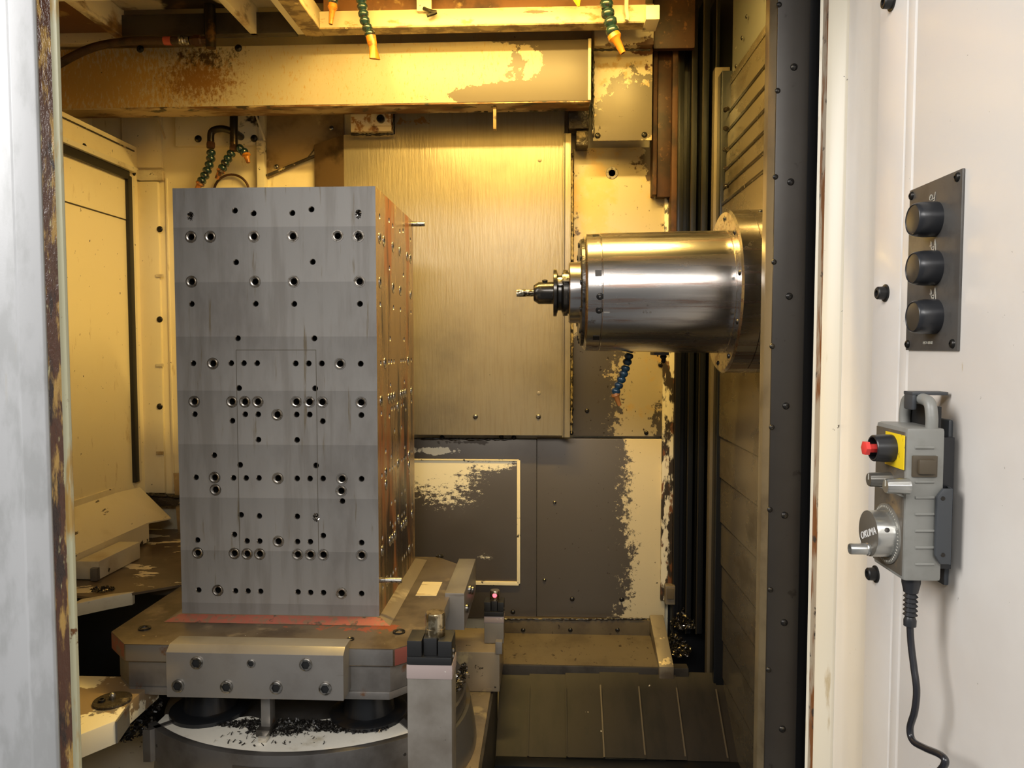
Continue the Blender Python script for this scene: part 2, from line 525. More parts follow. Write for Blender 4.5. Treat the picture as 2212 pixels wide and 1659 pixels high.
# deflector at the foot of the side wall
zt2 = PX(268, 1057, XL).z; zt = zt2 + .017; zl = PY(292, 1128, 2.25).z; zk = zl - .06
bm = nb()
prism(bm, [(XL, zt), (XL + .006, zt), (XL + .008, zt2), (-1.25, zl), (-1.25, zk), (-1.256, zk), (-1.256, zl - .004), (XL + .002, zt2 - .01), (XL, zt2 - .01)], 'y', 1.3, 2.25)
M['deflector'] = pmat('deflector_paint', (.76, .66, .45), .4, 0, [L((.55, .42, .22), 4, .5, .8), L((.09, .06, .04), (40, 14, 30), .64, .68), L(GRIME, 20, .55, .6, bias=-.2, blobs=[(-1.25, 2.2, zk, .2, .16, .035, .4)])])
df = obj('chip_deflector', bm, 'deflector', None, 0)
tag(df, 'cream sheet metal chip deflector sloping out from the side wall', 'deflector')
bm = nb()
slab(bm, [(XL + .004, 2.25, zt2), (XL + .004, 2.40, zt2 - .01), (-1.235, 2.36, zl - .012), (-1.25, 2.25, zl)], (0, 0, -.004))
obj('lip', bm, 'deflector', df)

# ---- ceiling bays above the beam
YB = 2.22
zc = CZ + .90
M['rib'] = pmat('cream_rib', CREAM, .42, 0, [L((.10, .05, .02), (12, 5, 12), .50, .62), L((.4, .22, .07), 9, .5, .7)])
ceil = bpy.data.objects['ceiling']
for (a, b_) in ((246, 266), (541, 556), (641, 660)):
    x0 = PY(a, 80, 2.15).x; x1 = PY(b_, 80, 2.15).x
    obj('rib', box(nb(), x0, x1, 1.35, 2.16, zc, ZT + .005), 'rib', ceil, .002)
x0 = PY(266, 80, 2.16).x; x1 = PY(641, 80, 2.16).x
obj('cross_member', box(nb(), x0, x1, 2.145, 2.175, zc, zc + .06), 'dark_steel', ceil, .002)
M['bay'] = pmat('bay_panel', (.50, .42, .28), .45, 0, [L((.02, .015, .012), 7, .45, .55, bias=-.1, blobs=[blob(400, 20, 2.1, 90, 40, .6)]), L((.2, .1, .04), 10, .5, .7)])
for (a, b_) in ((268, 540), (557, 640)):
    x0 = PY(a, 80, 2.15).x; x1 = PY(b_, 80, 2.15).x
    obj('bay_panel', box(nb(), x0, x1, 1.35, 2.15, zc + .075, zc + .085), 'bay', ceil)
x0 = PY(60, 80, 2.15).x; x1 = PY(246, 80, 2.15).x
obj('bay_panel', box(nb(), XLU, x1, 1.35, 2.19, zc + .03, zc + .04), 'brown_ceiling', ceil)
obj('bay_lip', box(nb(), XLU, x1, 2.19, 2.215, zc + .0, zc + .04), 'cream_dirty', ceil, .002)

# ---- overhead beam
M['block_rust_dark'] = pmat('rusty_flake', (.26, .17, .07), .5, 0, [L((.06, .03, .015), 50, .48, .6)])
zb = PY(700, 226, YB).z
bx1 = PY(1275, 215, YB).x
bzt = zc - .004
M['beam'] = pmat('beam_paint', (.50, .43, .285), .4, 0, [
    L((.46, .28, .08), (150, 150, 50), .48, .64, bias=-.06, nrough=.75, blobs=[blob(200, 180, YB, 330, 130, .28)]),
    L((.26, .125, .03), (80, 80, 56), .50, .64, bias=-.22, nrough=.8, detail=8, blobs=[blob(430, 170, YB, 210, 120, .42)]),
    L((.05, .028, .012), (60, 60, 46), .52, .66, bias=-.25, nrough=.8, detail=8, blobs=[blob(440, 120, YB, 200, 70, .42), blob(700, 232, YB, 900, 8, .2)]),
    L((.13, .105, .08), 17, .525, .55, rough=.42, metal=.1, bias=-.25, nrough=.7, blobs=[blob(1215, 150, YB, 210, 150, .85), blob(1130, 207, YB, 280, 34, .75), blob(1130, 80, YB, 170, 18, .4), blob(1158, 135, YB, 42, 66, -.5), blob(1090, 130, YB, 60, 60, -.2)]),
    L(GRIME, 70, .71, .76, detail=3)])
beam = thing('overhead_beam', 'cream box beam spanning the enclosure, peeling to bare metal at one end', 'beam', ((XL + bx1) / 2, YB + .03, zb))
bm = nb(); box(bm, XLU + .002, bx1, YB, YB + .05, zb, bzt)
obj('web', bm, 'beam', beam, .003)
bm = nb(); box(bm, XLU + .002, bx1, YB + .002, YB + .085, zb - .004, zb + .004)
M['beam_under'] = pmat('beam_underside', (.5, .38, .2), .42, 0, [L((.16, .07, .02), (7, 20, 20), .42, .6), L(GRIME, (18, 30, 30), .55, .62)])
obj('bottom_flange', bm, 'beam_under', beam, .002)
for q in ((303, 106), (515, 104)):
    bolt(beam, PY(*q, YB), FR, .011)
bm = nb(); e = PY(1275, 65, YB); box(bm, e.x - .006, e.x + .003, YB - .006, YB + .05, zb, bzt)
obj('end_plate', bm, 'cream_dirty', beam, .002)
bm = nb()
for i, (a, b_) in enumerate(((1065, 1072),)):
    box(bm, PY(a, 237, YB + .02).x, PY(b_, 237, YB + .02).x, YB + .02, YB + .04, PY(a, 275, YB).z, zb)
obj('drip_tab', bm, 'block_rust_dark', beam, .002)

# ---- flange and worn plate hanging at the beam's end
YQ = 2.30
a = PY(1282, 60, YQ); b_ = PY(1408, 108, YQ)
M['plate_hang'] = pmat('hanging_plate_worn', (.54, .46, .30), .38, 0, [
    L((.45, .3, .12), 30, .5, .66),
    L((.15, .125, .09), 16, .51, .54, rough=.38, metal=.2, bias=-.2, nrough=.7, blobs=[blob(1360, 250, YQ, 110, 130, .62), blob(1300, 290, YQ, 90, 40, .4)]),
    L((.10, .04, .02), 34, .55, .62, bias=-.2, blobs=[blob(1400, 120, YQ, 40, 60, .35), blob(1340, 110, YQ, 120, 14, .3)]), specks])
hang = thing('hanging_guard_plate', 'square guard plate with peeling cream paint hanging below the beam end', 'guard', PY(1345, 303, YQ))
obj('top_flange', box(nb(), a.x, b_.x, YQ - .04, YQ + .10, b_.z, a.z + .05), 'plate_hang', hang, .003)
a = PY(1282, 108, YQ); b_ = PY(1408, 303, YQ)
obj('plate', box(nb(), a.x, b_.x, YQ, YQ + .006, b_.z, a.z), 'plate_hang', hang, .0015)
obj('spacer', box(nb(), a.x + .02, b_.x - .02, YQ + .006, YW, b_.z + .04, b_.z + .16), 'dark_steel', hang)
for q in ((1291, 293), (1392, 291)):
    bolt(hang, PY(*q, YQ), FR, .009)

# ---- rusty header and uprights beyond the guard plate
a = PY(1412, -10, 2.32); b_ = PY(1502, 104, 2.32)
M['rust_dark'] = pmat('dark_rust_film', (.06, .022, .009), .5, .1, [L((.02, .009, .006), 8, .42, .62), L((.14, .06, .02), 60, .6, .68)])
o = thing('rusty_header', 'dark rusty header plate above the way covers', 'header', ((a.x + b_.x) / 2, 2.36, b_.z))
obj('plate', box(nb(), a.x, b_.x, 2.32, 2.345, b_.z, ZT - .001), 'rust_dark', o, .008)
o = thing('rusty_upright', 'rusty brown upright channel beside the hanging guard plate', 'channel', PY(1435, 420, 2.36))
for (x0, x1, y, y1, mm) in ((1411, 1420, 420, 2.37, 'rust'), (1421, 1451, 425, 2.385, 'rust_dark'), (1452, 1464, 500, 2.36, 'rust')):
    a = PY(x0, 260, y1); b_ = PY(x1, 260, y1); a.z = PY(x0, 108, y1).z; b_.z = PY(x1, y, y1).z
    obj('channel_web', box(nb(), a.x, b_.x, y1, YW - .003, b_.z, a.z), mm, o, .002)

# ---- dark upright way covers in the rear corner
for (x0, x1, yd, mm) in ((1458, 1472, 2.40, 'way'), (1473, 1486, 2.43, 'void_shade'), (1487, 1500, 2.38, 'way'), (1501, 1509, 2.43, 'void_shade'), (1510, 1525, 2.35, 'way'), (1526, 1536, 2.40, 'void_shade'), (1537, 1546, 2.33, 'way')):
    if mm == 'void_shade': continue
    a = PY(x0, 750, yd); b_ = PY(x1, 750, yd); b_.z = PY(x1, 1330, yd).z
    t = thing('way_cover_rail', {1458: 'dark way cover rail touching the peeling wall strip', 1487: 'dark way cover rail, second from the peeling wall strip', 1510: 'dark way cover rail, third from the peeling wall strip', 1537: 'dark way cover rail beside the stepped column covers'}[x0], 'rail', ((a.x + b_.x) / 2, yd, b_.z), 'upright way cover rails')
    obj('rail_body', box(nb(), a.x, b_.x, yd, YW - .003, b_.z - .06, ZT - .06), mm, t, .002)
    obj('rail_edge', box(nb(), a.x, a.x + .004, yd - .002, yd + .01, b_.z - .06, ZT - .06), 'way_edge', t)
obj('corner_backing', box(nb(), PY(1456, 60, YW).x, .86, YW - .001, YW + .002, ZB, ZT), 'void_shade', wall_back)

# ================================================================== lamp tray in the roof
YT0, YT1 = 2.12, 2.162
tz = PY(1000, 57, YT0).z
tx0 = PY(690, 62, YT0).x; tx1 = PY(1398, 55, YT0).x
M['tray'] = pmat('tray_paint', (.66, .57, .37), .34, 0, [L((.45, .25, .07), (14, 14, 30), .56, .66), L(GRIME, (30, 30, 60), .60, .66, bias=-.06), L((.2, .17, .13), 14, .54, .56, bias=-.22, blobs=[blob(1180, 25, YT0, 120, 8, .4)])])
M['tray_under'] = pmat('tray_underside', (.42, .30, .13), .4, 0, [L((.13, .07, .03), (20, 30, 30), .42, .6), L((.75, .6, .3), 50, .62, .68)])
tray = thing('lamp_tray', 'open cream tray frame in the roof around the work lamp', 'tray', ((tx0 + tx1) / 2, 1.9, tz))
obj('rear_rail', box(nb(), tx0, tx1, YT0, YT1, tz + .004, tz + .05), 'tray', tray, .003)
obj('rear_rail_lip', box(nb(), tx0 - .045, tx1, YT0 - .001, YT1 + .002, tz, tz + .004), 'tray_under', tray)
obj('side_rail', box(nb(), tx0 - .05, tx0, 1.45, YT1, tz + .002, tz + .06), 'tray', tray, .003)
obj('side_rail_lip', box(nb(), tx0 - .052, tx0 + .001, 1.45, YT1, tz - .002, tz + .002), 'tray_under', tray)
obj('end_block', box(nb(), tx1 - .008, tx1 + .03, YT0 - .03, YT1 + .01, tz - .004, tz + .035), 'cream_dirty', tray, .003)
obj('light_baffle', box(nb(), XL - .1, .79, 1.605, 1.62, CZ + .756, ZT), 'cream_dirty', tray, .002)  # unseen baffle added to keep lamp light off the doorway
obj('rear_rail_back', box(nb(), tx0, tx1, YT1 + .0, YT1 + .012, tz + .03, ZT), 'brown_ceiling', tray)
a = PY(900, 0, YT0 - .01); b_ = PY(932, 24, YT0 - .01)
obj('bracket', box(nb(), a.x, b_.x, YT0 - .012, YT0, b_.z, a.z + .03), 'cream_dirty', tray, .002)
bm = nb(); tube(bm, spline([PY(915, 18, YT0 - .014), PY(930, 24, YT0 - .02), PY(942, 27, YT0 - .018), PY(922, 34, YT0 - .02)], 5), .005, 6)
obj('torn_flap', bm, 'bolt', tray)
bm = nb(); tube(bm, spline([PY(1354, -8, YT0 - .012), PY(1353, 20, YT0 - .012), PY(1356, 36, YT0 - .012), PY(1354, 44, YT0 - .012)], 5), .006, 8)
obj('wiring_stub', bm, 'cream_dirty', tray)
bm = nb()
lathe(bm, LAMP + Vector((-.27, 0, .035)), (1, 0, 0), [(0, .02), (.01, .06), (.53, .06), (.54, .02)], 20)
t = thing('work_lamp', 'long work lamp housing mounted above the lamp tray', 'lamp', LAMP + Vector((0, 0, .03)))
bm.free(); bm = nb(); box(bm, LAMP.x - .50, LAMP.x + .50, LAMP.y - .06, LAMP.y + .06, LAMP.z + .006, ZT)
obj('housing', bm, 'cream_dirty', t, .004)

# ================================================================== jointed coolant hoses
M['hose_green'] = pmat('hose_dark_green', (.012, .035, .033), .22, 0, [L((.02, .015, .01), 60, .5, .65)], coat=.6)
M['hose_blue'] = pmat('hose_blue', (.012, .045, .075), .3, 0, [L((.02, .02, .02), 60, .5, .65)], coat=.3)
M['nozzle'] = pmat('orange_nozzle', (.52, .19, .018), .35, 0, [L((.25, .08, .015), 60, .5, .65)])
M['nozzle_dirty'] = pmat('orange_nozzle_dirty', (.42, .15, .03), .45, 0, [L((.06, .03, .015), 60, .45, .6)])
M['yellow'] = pmat('yellow_plastic', (.9, .68, .02), .35)


def seg_mesh(m):
    bm = nb()
    lathe(bm, (0, 0, 0), (0, 0, 1), [(-.62, .62), (-.5, .82), (-.2, 1.0), (.15, 1.0), (.42, .88), (.55, .70), (.75, .62)], 16)
    return finish(bm, 'hose_segment', m)


SEG = {k: seg_mesh(k) for k in ('hose_green', 'hose_blue')}


def jointed_hose(label, pts, r, m, noz_len, noz='nozzle', flat=0, group=None, tip=None):
    path = spline(pts, 14)
    t = thing('coolant_hose', label, 'hose', path[-1], group)
    d = 0; last = path[0]; step = r * 1.22; places = []
    for i in range(1, len(path)):
        d += (path[i] - path[i - 1]).length
        if d >= step:
            d = 0; places.append((path[i], (path[i] - last).normalized())); last = path[i]
    for p, dr in places:
        o = link('segment', SEG[m], p, t, zrot(dr)); o.scale = (r, r, r)
    p, dr = places[-1]
    dr2 = (Vector(tip) - p).normalized() if tip is not None else dr
    bm = nb()
    s = p + dr * r * .5
    if flat:
        d_, u, v = frame_of(dr2)
        rings = []
        for tt, w, h in ((0, r * .95, r * .95), (.35, r * .9, r * .9), (.45, r * .7, r * .8), (1.0, r * 1.25, r * .35)):
            rings.append([bm.verts.new(s + d_ * tt * noz_len + u * w * math.cos(k * math.pi / 8) + v * h * math.sin(k * math.pi / 8)) for k in range(16)])
        for k in range(3):
            for i in range(16):
                bm.faces.new((rings[k][i], rings[k][(i + 1) % 16], rings[k + 1][(i + 1) % 16], rings[k + 1][i]))
        bm.faces.new(rings[0][::-1]); bm.faces.new(rings[-1])
    else:
        lathe(bm, s, dr2, [(0, r * .9), (noz_len * .2, r), (noz_len * .35, r * .62), (noz_len, r * .42), (noz_len, r * .25), (noz_len * .6, r * .22)], 16)
    obj('nozzle', bm, noz, t)
    return t


YN = 2.06
q = lambda x, y: PY(x, y, YN)
jointed_hose('short dark green jointed hose with orange nozzle at the tray corner', [q(722, -40), q(721, -15), q(719, 10)], .0135, 'hose_green', .055, group='jointed coolant hoses under the lamp tray', tip=q(714, 55))
jointed_hose('dark green jointed hose with flared flat orange nozzle below the tray', [q(775, -30), q(782, 10), q(788, 45), q(800, 76)], .0145, 'hose_green', .062, flat=1, group='jointed coolant hoses under the lamp tray', tip=q(808, 125))
jointed_hose('dark green jointed hose with bent narrow orange nozzle below the tray', [q(1318, -30), q(1310, 12), q(1318, 45), q(1325, 78)], .0185, 'hose_green', .058, group='jointed coolant hoses under the lamp tray', tip=q(1352, 122))
bm = nb(); lathe(bm, q(1238, -40), q(1250, 14) - q(1238, -40), [(0, .02), (.02, .022), (.068, .003)], 12)
t = thing('yellow_nozzle', 'bright yellow nozzle tip poking below the roof over the tray', 'nozzle', q(1250, 14))
obj('tip', bm, 'yellow', t)
YS = 1.87
q = lambda x, y: PY(x, y, YS)
jointed_hose('blue jointed hose hanging below the spindle housing', [q(1368, 728), q(1354, 785), q(1344, 815), q(1330, 846)], .0115, 'hose_blue', .034, 'nozzle_dirty', tip=q(1342, 875))

# ---- pipe manifold with hoses against the rear wall
YM = YW - .075
q = lambda x, y: PY(x, y, YM)
man = thing('coolant_manifold', 'oily black pipe manifold fixed to the rear wall under the beam', 'manifold', q(500, 320))
M['pipe'] = pmat('oily_black_pipe', (.02, .016, .012), .3, .3, [L((.12, .06, .02), 30, .55, .68)])
bm = nb(); tube(bm, [q(505, 245), q(505, 300), q(505, 322)], .0125, 14); obj('riser', bm, 'pipe', man)
bm = nb(); tube(bm, spline([q(505, 285), q(480, 278), q(458, 284), q(455, 305), q(455, 318)], 6), .011, 12); obj('elbow', bm, 'pipe', man)
for x, y in ((455, 312), (505, 318)):
    bm = nb(); lathe(bm, q(x, y - 5), (0, 0, -1), [(0, .013), (.006, .0145), (.016, .0145), (.02, .012)], 6); obj('union_nut', bm, 'rust', man)
bm = nb(); cyl(bm, q(505, 285) + Vector((0, .005, 0)), q(505, 285) + Vector((0, .09, 0)), .012); obj('wall_stub', bm, 'pipe', man)
for x, y in ((428, 300), (549, 299)):
    bolt(man, PY(x, y, YL - .008), FR, .012)
jointed_hose('longest jointed hose, hanging from the manifold elbow down behind the fixture', [q(455, 318), q(456, 336), q(452, 356), q(443, 378), q(430, 400)], .0145, 'hose_green', .03, 'nozzle_dirty', group='jointed hoses on the rear manifold')
jointed_hose('jointed hose from the manifold riser ending in a brown nozzle', [q(505, 322), q(498, 334), q(488, 350), q(478, 368)], .0140, 'hose_green', .034, 'nozzle_dirty', group='jointed hoses on the rear manifold', tip=q(466, 388))
jointed_hose('short bent hose stub on the manifold pointing at the wall seam', [q(506, 318), q(520, 322), q(530, 332)], .0145, 'hose_green', .03, 'nozzle', group='jointed hoses on the rear manifold', tip=q(534, 352))

# ---- hydraulic hose
YH = 2.13
q = lambda x, y: PY(x, y, YH)
M['hyd'] = pmat('brown_braided_hose', (.055, .026, .012), .35, 0, [L((.02, .01, .006), 30, .45, .65)], bump=((420, 420, 420), .5, .003))
M['redband'] = pmat('red_band', (.42, .07, .05), .5)
hyd = thing('hydraulic_hose', 'oily brown braided hose with crimped fitting across the beam', 'hose', q(300, 110))
path = spline([q(60, 190), q(122, 142), q(200, 103), q(280, 89), q(352, 88), q(392, 88)], 8)
bm = nb(); tube(bm, path, .0115, 14); obj('hose_body', bm, 'hyd', hyd)
bm = nb(); cyl(bm, q(355, 88), q(371, 88), .0122); obj('band', bm, 'redband', hyd)
bm = nb()
lathe(bm, q(388, 88), (1, 0, 0), [(0, .0125), (.005, .014), (.007, .012), (.012, .014), (.015, .012), (.02, .014), (.024, .012), (.03, .012)], 16); obj('crimp', bm, 'bolt_bright', hyd)
bm = nb(); lathe(bm, q(412, 88), (1, 0, 0), [(0, .012), (.012, .012), (.012, .0155), (.03, .0155), (.034, .011), (.05, .011)], 6); obj('swivel_nut', bm, 'rust_dark', hyd)
bm = nb(); tube(bm, [q(452, -30), q(453, 40), q(455, 78), q(456, 104)], [.017, .016, .0155, .014], 12); obj('drop_pipe', bm, 'pipe', hyd)

# ================================================================== big stainless cover on the rear wall
M['stainless'] = pmat('oil_streaked_sheet', (.31, .26, .17), .34, .2, [
    L((.28, .225, .14), (150, 150, 7), .46, .70), L((.22, .185, .13), 3, .45, .7, blobs=[blob(830, 330, YP, 170, 90, .2)]),
    L((.25, .13, .04), 40, .56, .62, bias=-.2, blobs=[blob(890, 262, YP, 90, 26, .34)]), L(GRIME, (60, 60, 60), .73, .78, detail=3)], bump=((150, 150, 14), .3, .004))
cov = thing('rear_cover_plate', 'large flat sheet metal cover with vertical oil streaks on the rear wall', 'cover', PY(980, 940, YP))
P = lambda x, y: PY(x, y, YP)
a, b_ = P(742, 291), P(1217, 941)
nx = P(853, 290).x
ztop = P(1000, 215).z
bm = nb()
slab(bm, [(a.x, YP, b_.z), (b_.x, YP, b_.z), (b_.x, YP, ztop), (nx, YP, ztop), (nx, YP, a.z), (a.x, YP, a.z)], (0, .012, 0))
obj('sheet', bm, 'stainless', cov, .0015)
bm = nb()
s0 = PY(682, 316, YW - .005)
slab(bm, [(a.x, YP, a.z), (a.x, YP, b_.z), (s0.x, YW - .022, b_.z), (s0.x, YW - .022, s0.z)], (.004, .004, 0))
M['cover_side'] = pmat('brown_cover_side', (.16, .10, .05), .4, .2, [L((.05, .03, .016), 8, .45, .65)])
obj('side_return', bm, 'cover_side', cov)
c1, c2 = P(1217, 290), P(1231, 944)
bm = nb(); box(bm, c1.x, c2.x, YP - .012, YP + .02, c2.z, c1.z); obj('edge_channel', bm, 'stainless', cov, .002)
bm = nb(); box(bm, c1.x + .003, c1.x + .006, YP - .014, YP - .006, c2.z, c1.z); obj('channel_groove', bm, 'panel_seam', cov)
for x, y in ((1027, 900), (1163, 900)):
    bolt(cov, P(x, y), FR, .0085, SCREW_B)
for x, y in ((1166, 346), (1164, 849)):
    bm = nb(); lathe(bm, P(x, y), FR, [(0, .0062), (.0012, .0058), (.0018, .004)], 16); obj('plug', bm, 'stainless', cov)
bm = nb(); box(bm, nx + .012, b_.x - .05, YP + .012, YR - .004, b_.z + .05, ztop); obj('standoff', bm, 'cover_side', cov)
# dark panels between the cover and the pipes
M['brown_wall'] = pmat('oil_browned_paint', (.36, .25, .12), .4, 0, [L((.12, .07, .03), 4, .42, .65), L((.5, .38, .18), 12, .6, .7)])
pn = obj('wall_panel', slab(nb(), [PY(x, y, YW - .012) for x, y in ((576, 240), (742, 240), (742, 300), (682, 316), (660, 345), (576, 385))], (0, .02, 0)), 'brown_wall', wall_back)
bm = nb()
tube(bm, [PY(x, y, YW - .015) for x, y in ((560, 383), (580, 378), (680, 337))], .005, 6); obj('oily_seam', bm, 'crud', wall_back)
for x, y in ((716, 277), (597, 360)):
    bolt(pn, PY(x, y, YW - .012), FR, .008, SCREW_B)
# mounting block above the notch
YK = YP - .02
a, b_ = PY(757, 236, YK), PY(846, 289, YK)
blk = thing('mounting_block', 'rust-stained cream block with one socket bolt above the cover notch', 'block', PY(800, 289, YK))
M['block_rust'] = pmat('rust_speckled_cream', (.74, .60, .34), .45, 0, [L((.38, .17, .04), 40, .50, .6), L((.2, .08, .02), 18, .6, .7)])
obj('block_body', box(nb(), a.x, b_.x, YK, YW - .016, b_.z + .008, a.z + .05), 'block_rust', blk, .003)
a, b_ = PY(802, 238, YK - .008), PY(844, 271, YK - .008)
obj('pad', box(nb(), a.x, b_.x, YK - .008, YK, b_.z, a.z + .03), 'block_rust', blk, .0015)
bolt(blk, PY(823, 258, YK - .008), FR, .0125, BOLT)
# oily bracket at the other top corner of the cover
a, b_ = PY(1228, 236, YP - .01), PY(1272, 316, YP - .01)
o = thing('oily_bracket', 'black oil-caked bracket under the bare end of the beam', 'bracket', PY(1245, 316, YP))
M['caked'] = pmat('oil_caked_metal', (.05, .038, .024), .3, .3, [L((.22, .17, .10), 20, .55, .65)], bump=(60, .6, .01))
obj('upper_leg', box(nb(), a.x, b_.x, YP - .03, YR, PY(1216, 284, YP).z, a.z + .04), 'caked', o, .004)
obj('lower_leg', box(nb(), PY(1244, 300, YP).x, b_.x - .002, YP - .02, YR, b_.z, PY(1216, 286, YP).z), 'caked', o, .004)

# ================================================================== column: telescopic covers on the spindle side
M['slat'] = pmat('bronze_tinted_cover', (.22, .18, .12), .26, .6, [L((.12, .095, .062), (5, 5, 9), .45, .7, rough=.34), L((.04, .03, .02), (50, 20, 60), .66, .72)])
M['slat_plain'] = pmat('grey_green_cover', (.20, .195, .165), .3, .45, [L((.55, .52, .45), (90, 40, 60), .73, .76, detail=2), L((.03, .025, .02), (60, 60, 30), .68, .72)])
M['slat_edge'] = pmat('oily_slat_edge', (.018, .014, .010), .25, .2, [L((.25, .2, .14), 130, .62, .67)])
M['strip_bronze'] = pmat('dull_bronze_strip', (.15, .12, .078), .4, .2)
colm = thing('column_cover', 'stepped telescopic column cover of bronze-tinted sheets around the spindle', 'cover', (XC + .05, 1.85, ZB))
YC0, YC1 = 1.46, 2.235
ys_up = [178, 240, 281, 325, 366, 405, 440]
ys_dn = [948, 1041, 1142, 1240, 1318, 1415, 1505]
zs = [PX(1566, y, XC).z for y in ys_up + ys_dn]
zs = [ZT] + zs + [ZB + .02]
nup = len(ys_up)
for i in range(len(zs) - 1):
    up = i <= nup
    # sheets stand proud towards the spindle
    k = (nup - i) if i < nup else (0 if i == nup else i - nup)
    x = XC + .0035 * k
    top, bot = zs[i], zs[i + 1]
    ya = YC0 + .0; yb = YC1
    o = obj('cover_sheet', box(nb(), x, x + .02, ya, yb, bot, top + .012), 'slat_plain' if i == 0 else 'slat', colm)
    if i < nup:
        obj('wiper_edge', box(nb(), x - .006, x + .004, ya, yb, bot - .001, bot + (.022 if i == 0 else .008)), 'slat_edge' if i else 'slat', o, .0015)
    elif i > nup:
        obj('wiper_edge', box(nb(), x - .003, x + .004, ya, yb, top - .003, top + .0015), 'slat_edge', o)
for y, z in ((1590, 143), (1603, 82), (1613, 36), (1576, 143 + 22)):
    bolt(colm, PX(y, z, XC + .018), (-1, 0, 0), .006, SCREW)
# guide channel and light edge strip at the rear end
zch0 = PX(1552, 1530, XC - .004).z
obj('guide_channel', box(nb(), XC - .006, XC + .03, YC1 - .005, YC1 + .05, zch0, PX(1566, 150, XC).z), 'way', colm, .002)
obj('edge_strip', box(nb(), XC - .014, XC + .03, YC1 + .05, YC1 + .085, zch0, PX(1552, 150, XC).z), 'strip_bronze', colm, .002)
obj('backing', box(nb(), XC + .05, .80, YC0, YC0 + .01, ZB, ZT), 'void_shade', colm)

# ================================================================== spindle
YSP = 1.80
ax = PY(1430, 632, YSP); az = ax.z
X = lambda px: PY(px, 632, YSP).x
pxm = YSP / F
M['spindle'] = pmat('turned_spindle_steel', (.53, .50, .465), .21, 1.0, [
    L((.38, .34, .31), (1.5, 26, 26), .45, .62, rough=.30), L((.33, .24, .20), (3, 60, 60), .52, .64, rough=.3), L((.18, .15, .13), 26, .64, .72, rough=.4)])
M['spindle_dark'] = pmat('oily_spindle_face', (.11, .10, .09), .3, .8, [L((.03, .026, .02), 30, .45, .6)], bump=(80, .4, .004))
spn = thing('spindle', 'polished cylindrical spindle housing reaching out of the column', 'spindle', (X(1430), YSP, az - .2))
A = lambda px: Vector((X(px), YSP, az))
def turn(name, prof, m, parent, n=72, **k):
    bm = nb(); lathe(bm, A(prof[0][0]), (1, 0, 0), [(X(p) - X(prof[0][0]), r * pxm) for p, r in prof], n, **k)
    return obj(name, bm, m, parent)
turn('mounting_flange', [(1558, 128), (1558, 166), (1562, 171), (1600, 171), (1601, 169), (1602, 171), (1650, 171)], 'spindle', spn)
turn('housing', [(1293, 124), (1294, 125), (1557, 129), (1558, 131), (1572, 131)], 'spindle', spn)
turn('end_ring', [(1262, 96), (1259, 118), (1262, 122), (1264, 123.5), (1291, 124.5), (1292, 123), (1296, 123)], 'spindle', spn)
turn('seal_plate', [(1252, 70), (1250, 108), (1253, 113), (1263, 114)], 'spindle_dark', spn)
turn('nose_ring', [(1229, 48), (1228, 62), (1230, 65), (1249, 65), (1256, 67)], 'spindle', spn)
turn('nose_bore', [(1222, 40), (1222, 44), (1232, 46)], 'spindle_dark', spn)
# fixings round the end ring, facing the doorway
def on_ring(px, py, r):
    s = max(-1, min(1, (632 - py) / r)); n = Vector((0, -math.sqrt(1 - s * s), s))
    return A(px) + n * (r * pxm), n
for px, py, kind in ((1283, 517, 'slot'), (1284, 602, 'port'), (1287, 648, 'plug'), (1286, 675, 'plug'), (1283, 729, 'port'), (1288, 624, 'dot')):
    p, n = on_ring(px, py, 124.3)
    bm = nb()
    if kind == 'plug':
        lathe(bm, p - n * .002, n, [(0, .0078), (.0026, .0078), (.003, .007), (.0024, .0066), (.003, .0055), (.003, .0022), (.001, .002)], 18)
        obj('plug_screw', bm, 'bolt', spn)
    elif kind == 'dot':
        lathe(bm, p - n * .002, n, [(0, .0045), (.0024, .004)], 14); obj('plug_screw', bm, 'spindle', spn)
    else:
        d_, u, v = frame_of(n)
        slab(bm, [p - n * .001 + Vector((sx * .0072, 0, 0)) + n.cross(Vector((1, 0, 0))) * sy * .0072 for sx, sy in ((-1, -1), (1, -1), (1, 1), (-1, 1))], n * .0018)
        obj('drive_port', bm, 'hole', spn)
p, n = on_ring(1301, 679, 125.5)
obj('alignment_mark', slab(nb(), [p + Vector((sx * .007, 0, 0)) + n.cross(Vector((1, 0, 0))) * sy * .0014 for sx, sy in ((-1, -1), (1, -1), (1, 1), (-1, 1))], n * .0012), 'chip_bright', spn)
for ang in range(0, 360, 30):
    n = Vector((0, -math.cos(R(ang + 8)), math.sin(R(ang + 8))))
    bolt(spn, A(1254) + n * (104 * pxm), (-1, 0, 0), .0068, BOLT)
for ang in range(10, 370, 36):
    n = Vector((0, -math.cos(R(ang)), math.sin(R(ang))))
    bolt(spn, A(1558) + n * (152 * pxm), (-1, 0, 0), .006, SCREW)
for ang in (-60, -30, 5, 40, 68):
    n = Vector((0, -math.cos(R(ang)), math.sin(R(ang))))
    bolt(spn, A(1622) + n * (171 * pxm), n, .006, SCREW)
# coolant block under the housing
a, b_ = PY(1408, 752, 1.9), PY(1440, 767, 1.9)
obj('hose_block', box(nb(), a.x, b_.x, 1.86, 1.93, b_.z, a.z + .03), 'dark_steel', spn, .002)
bm = nb(); lathe(bm, PY(1433, 766, 1.9), (0, 0, -1), [(0, .007), (.006, .009), (.012, .005), (.018, .006), (.022, .003)], 12); obj('nipple', bm, 'bolt', spn)

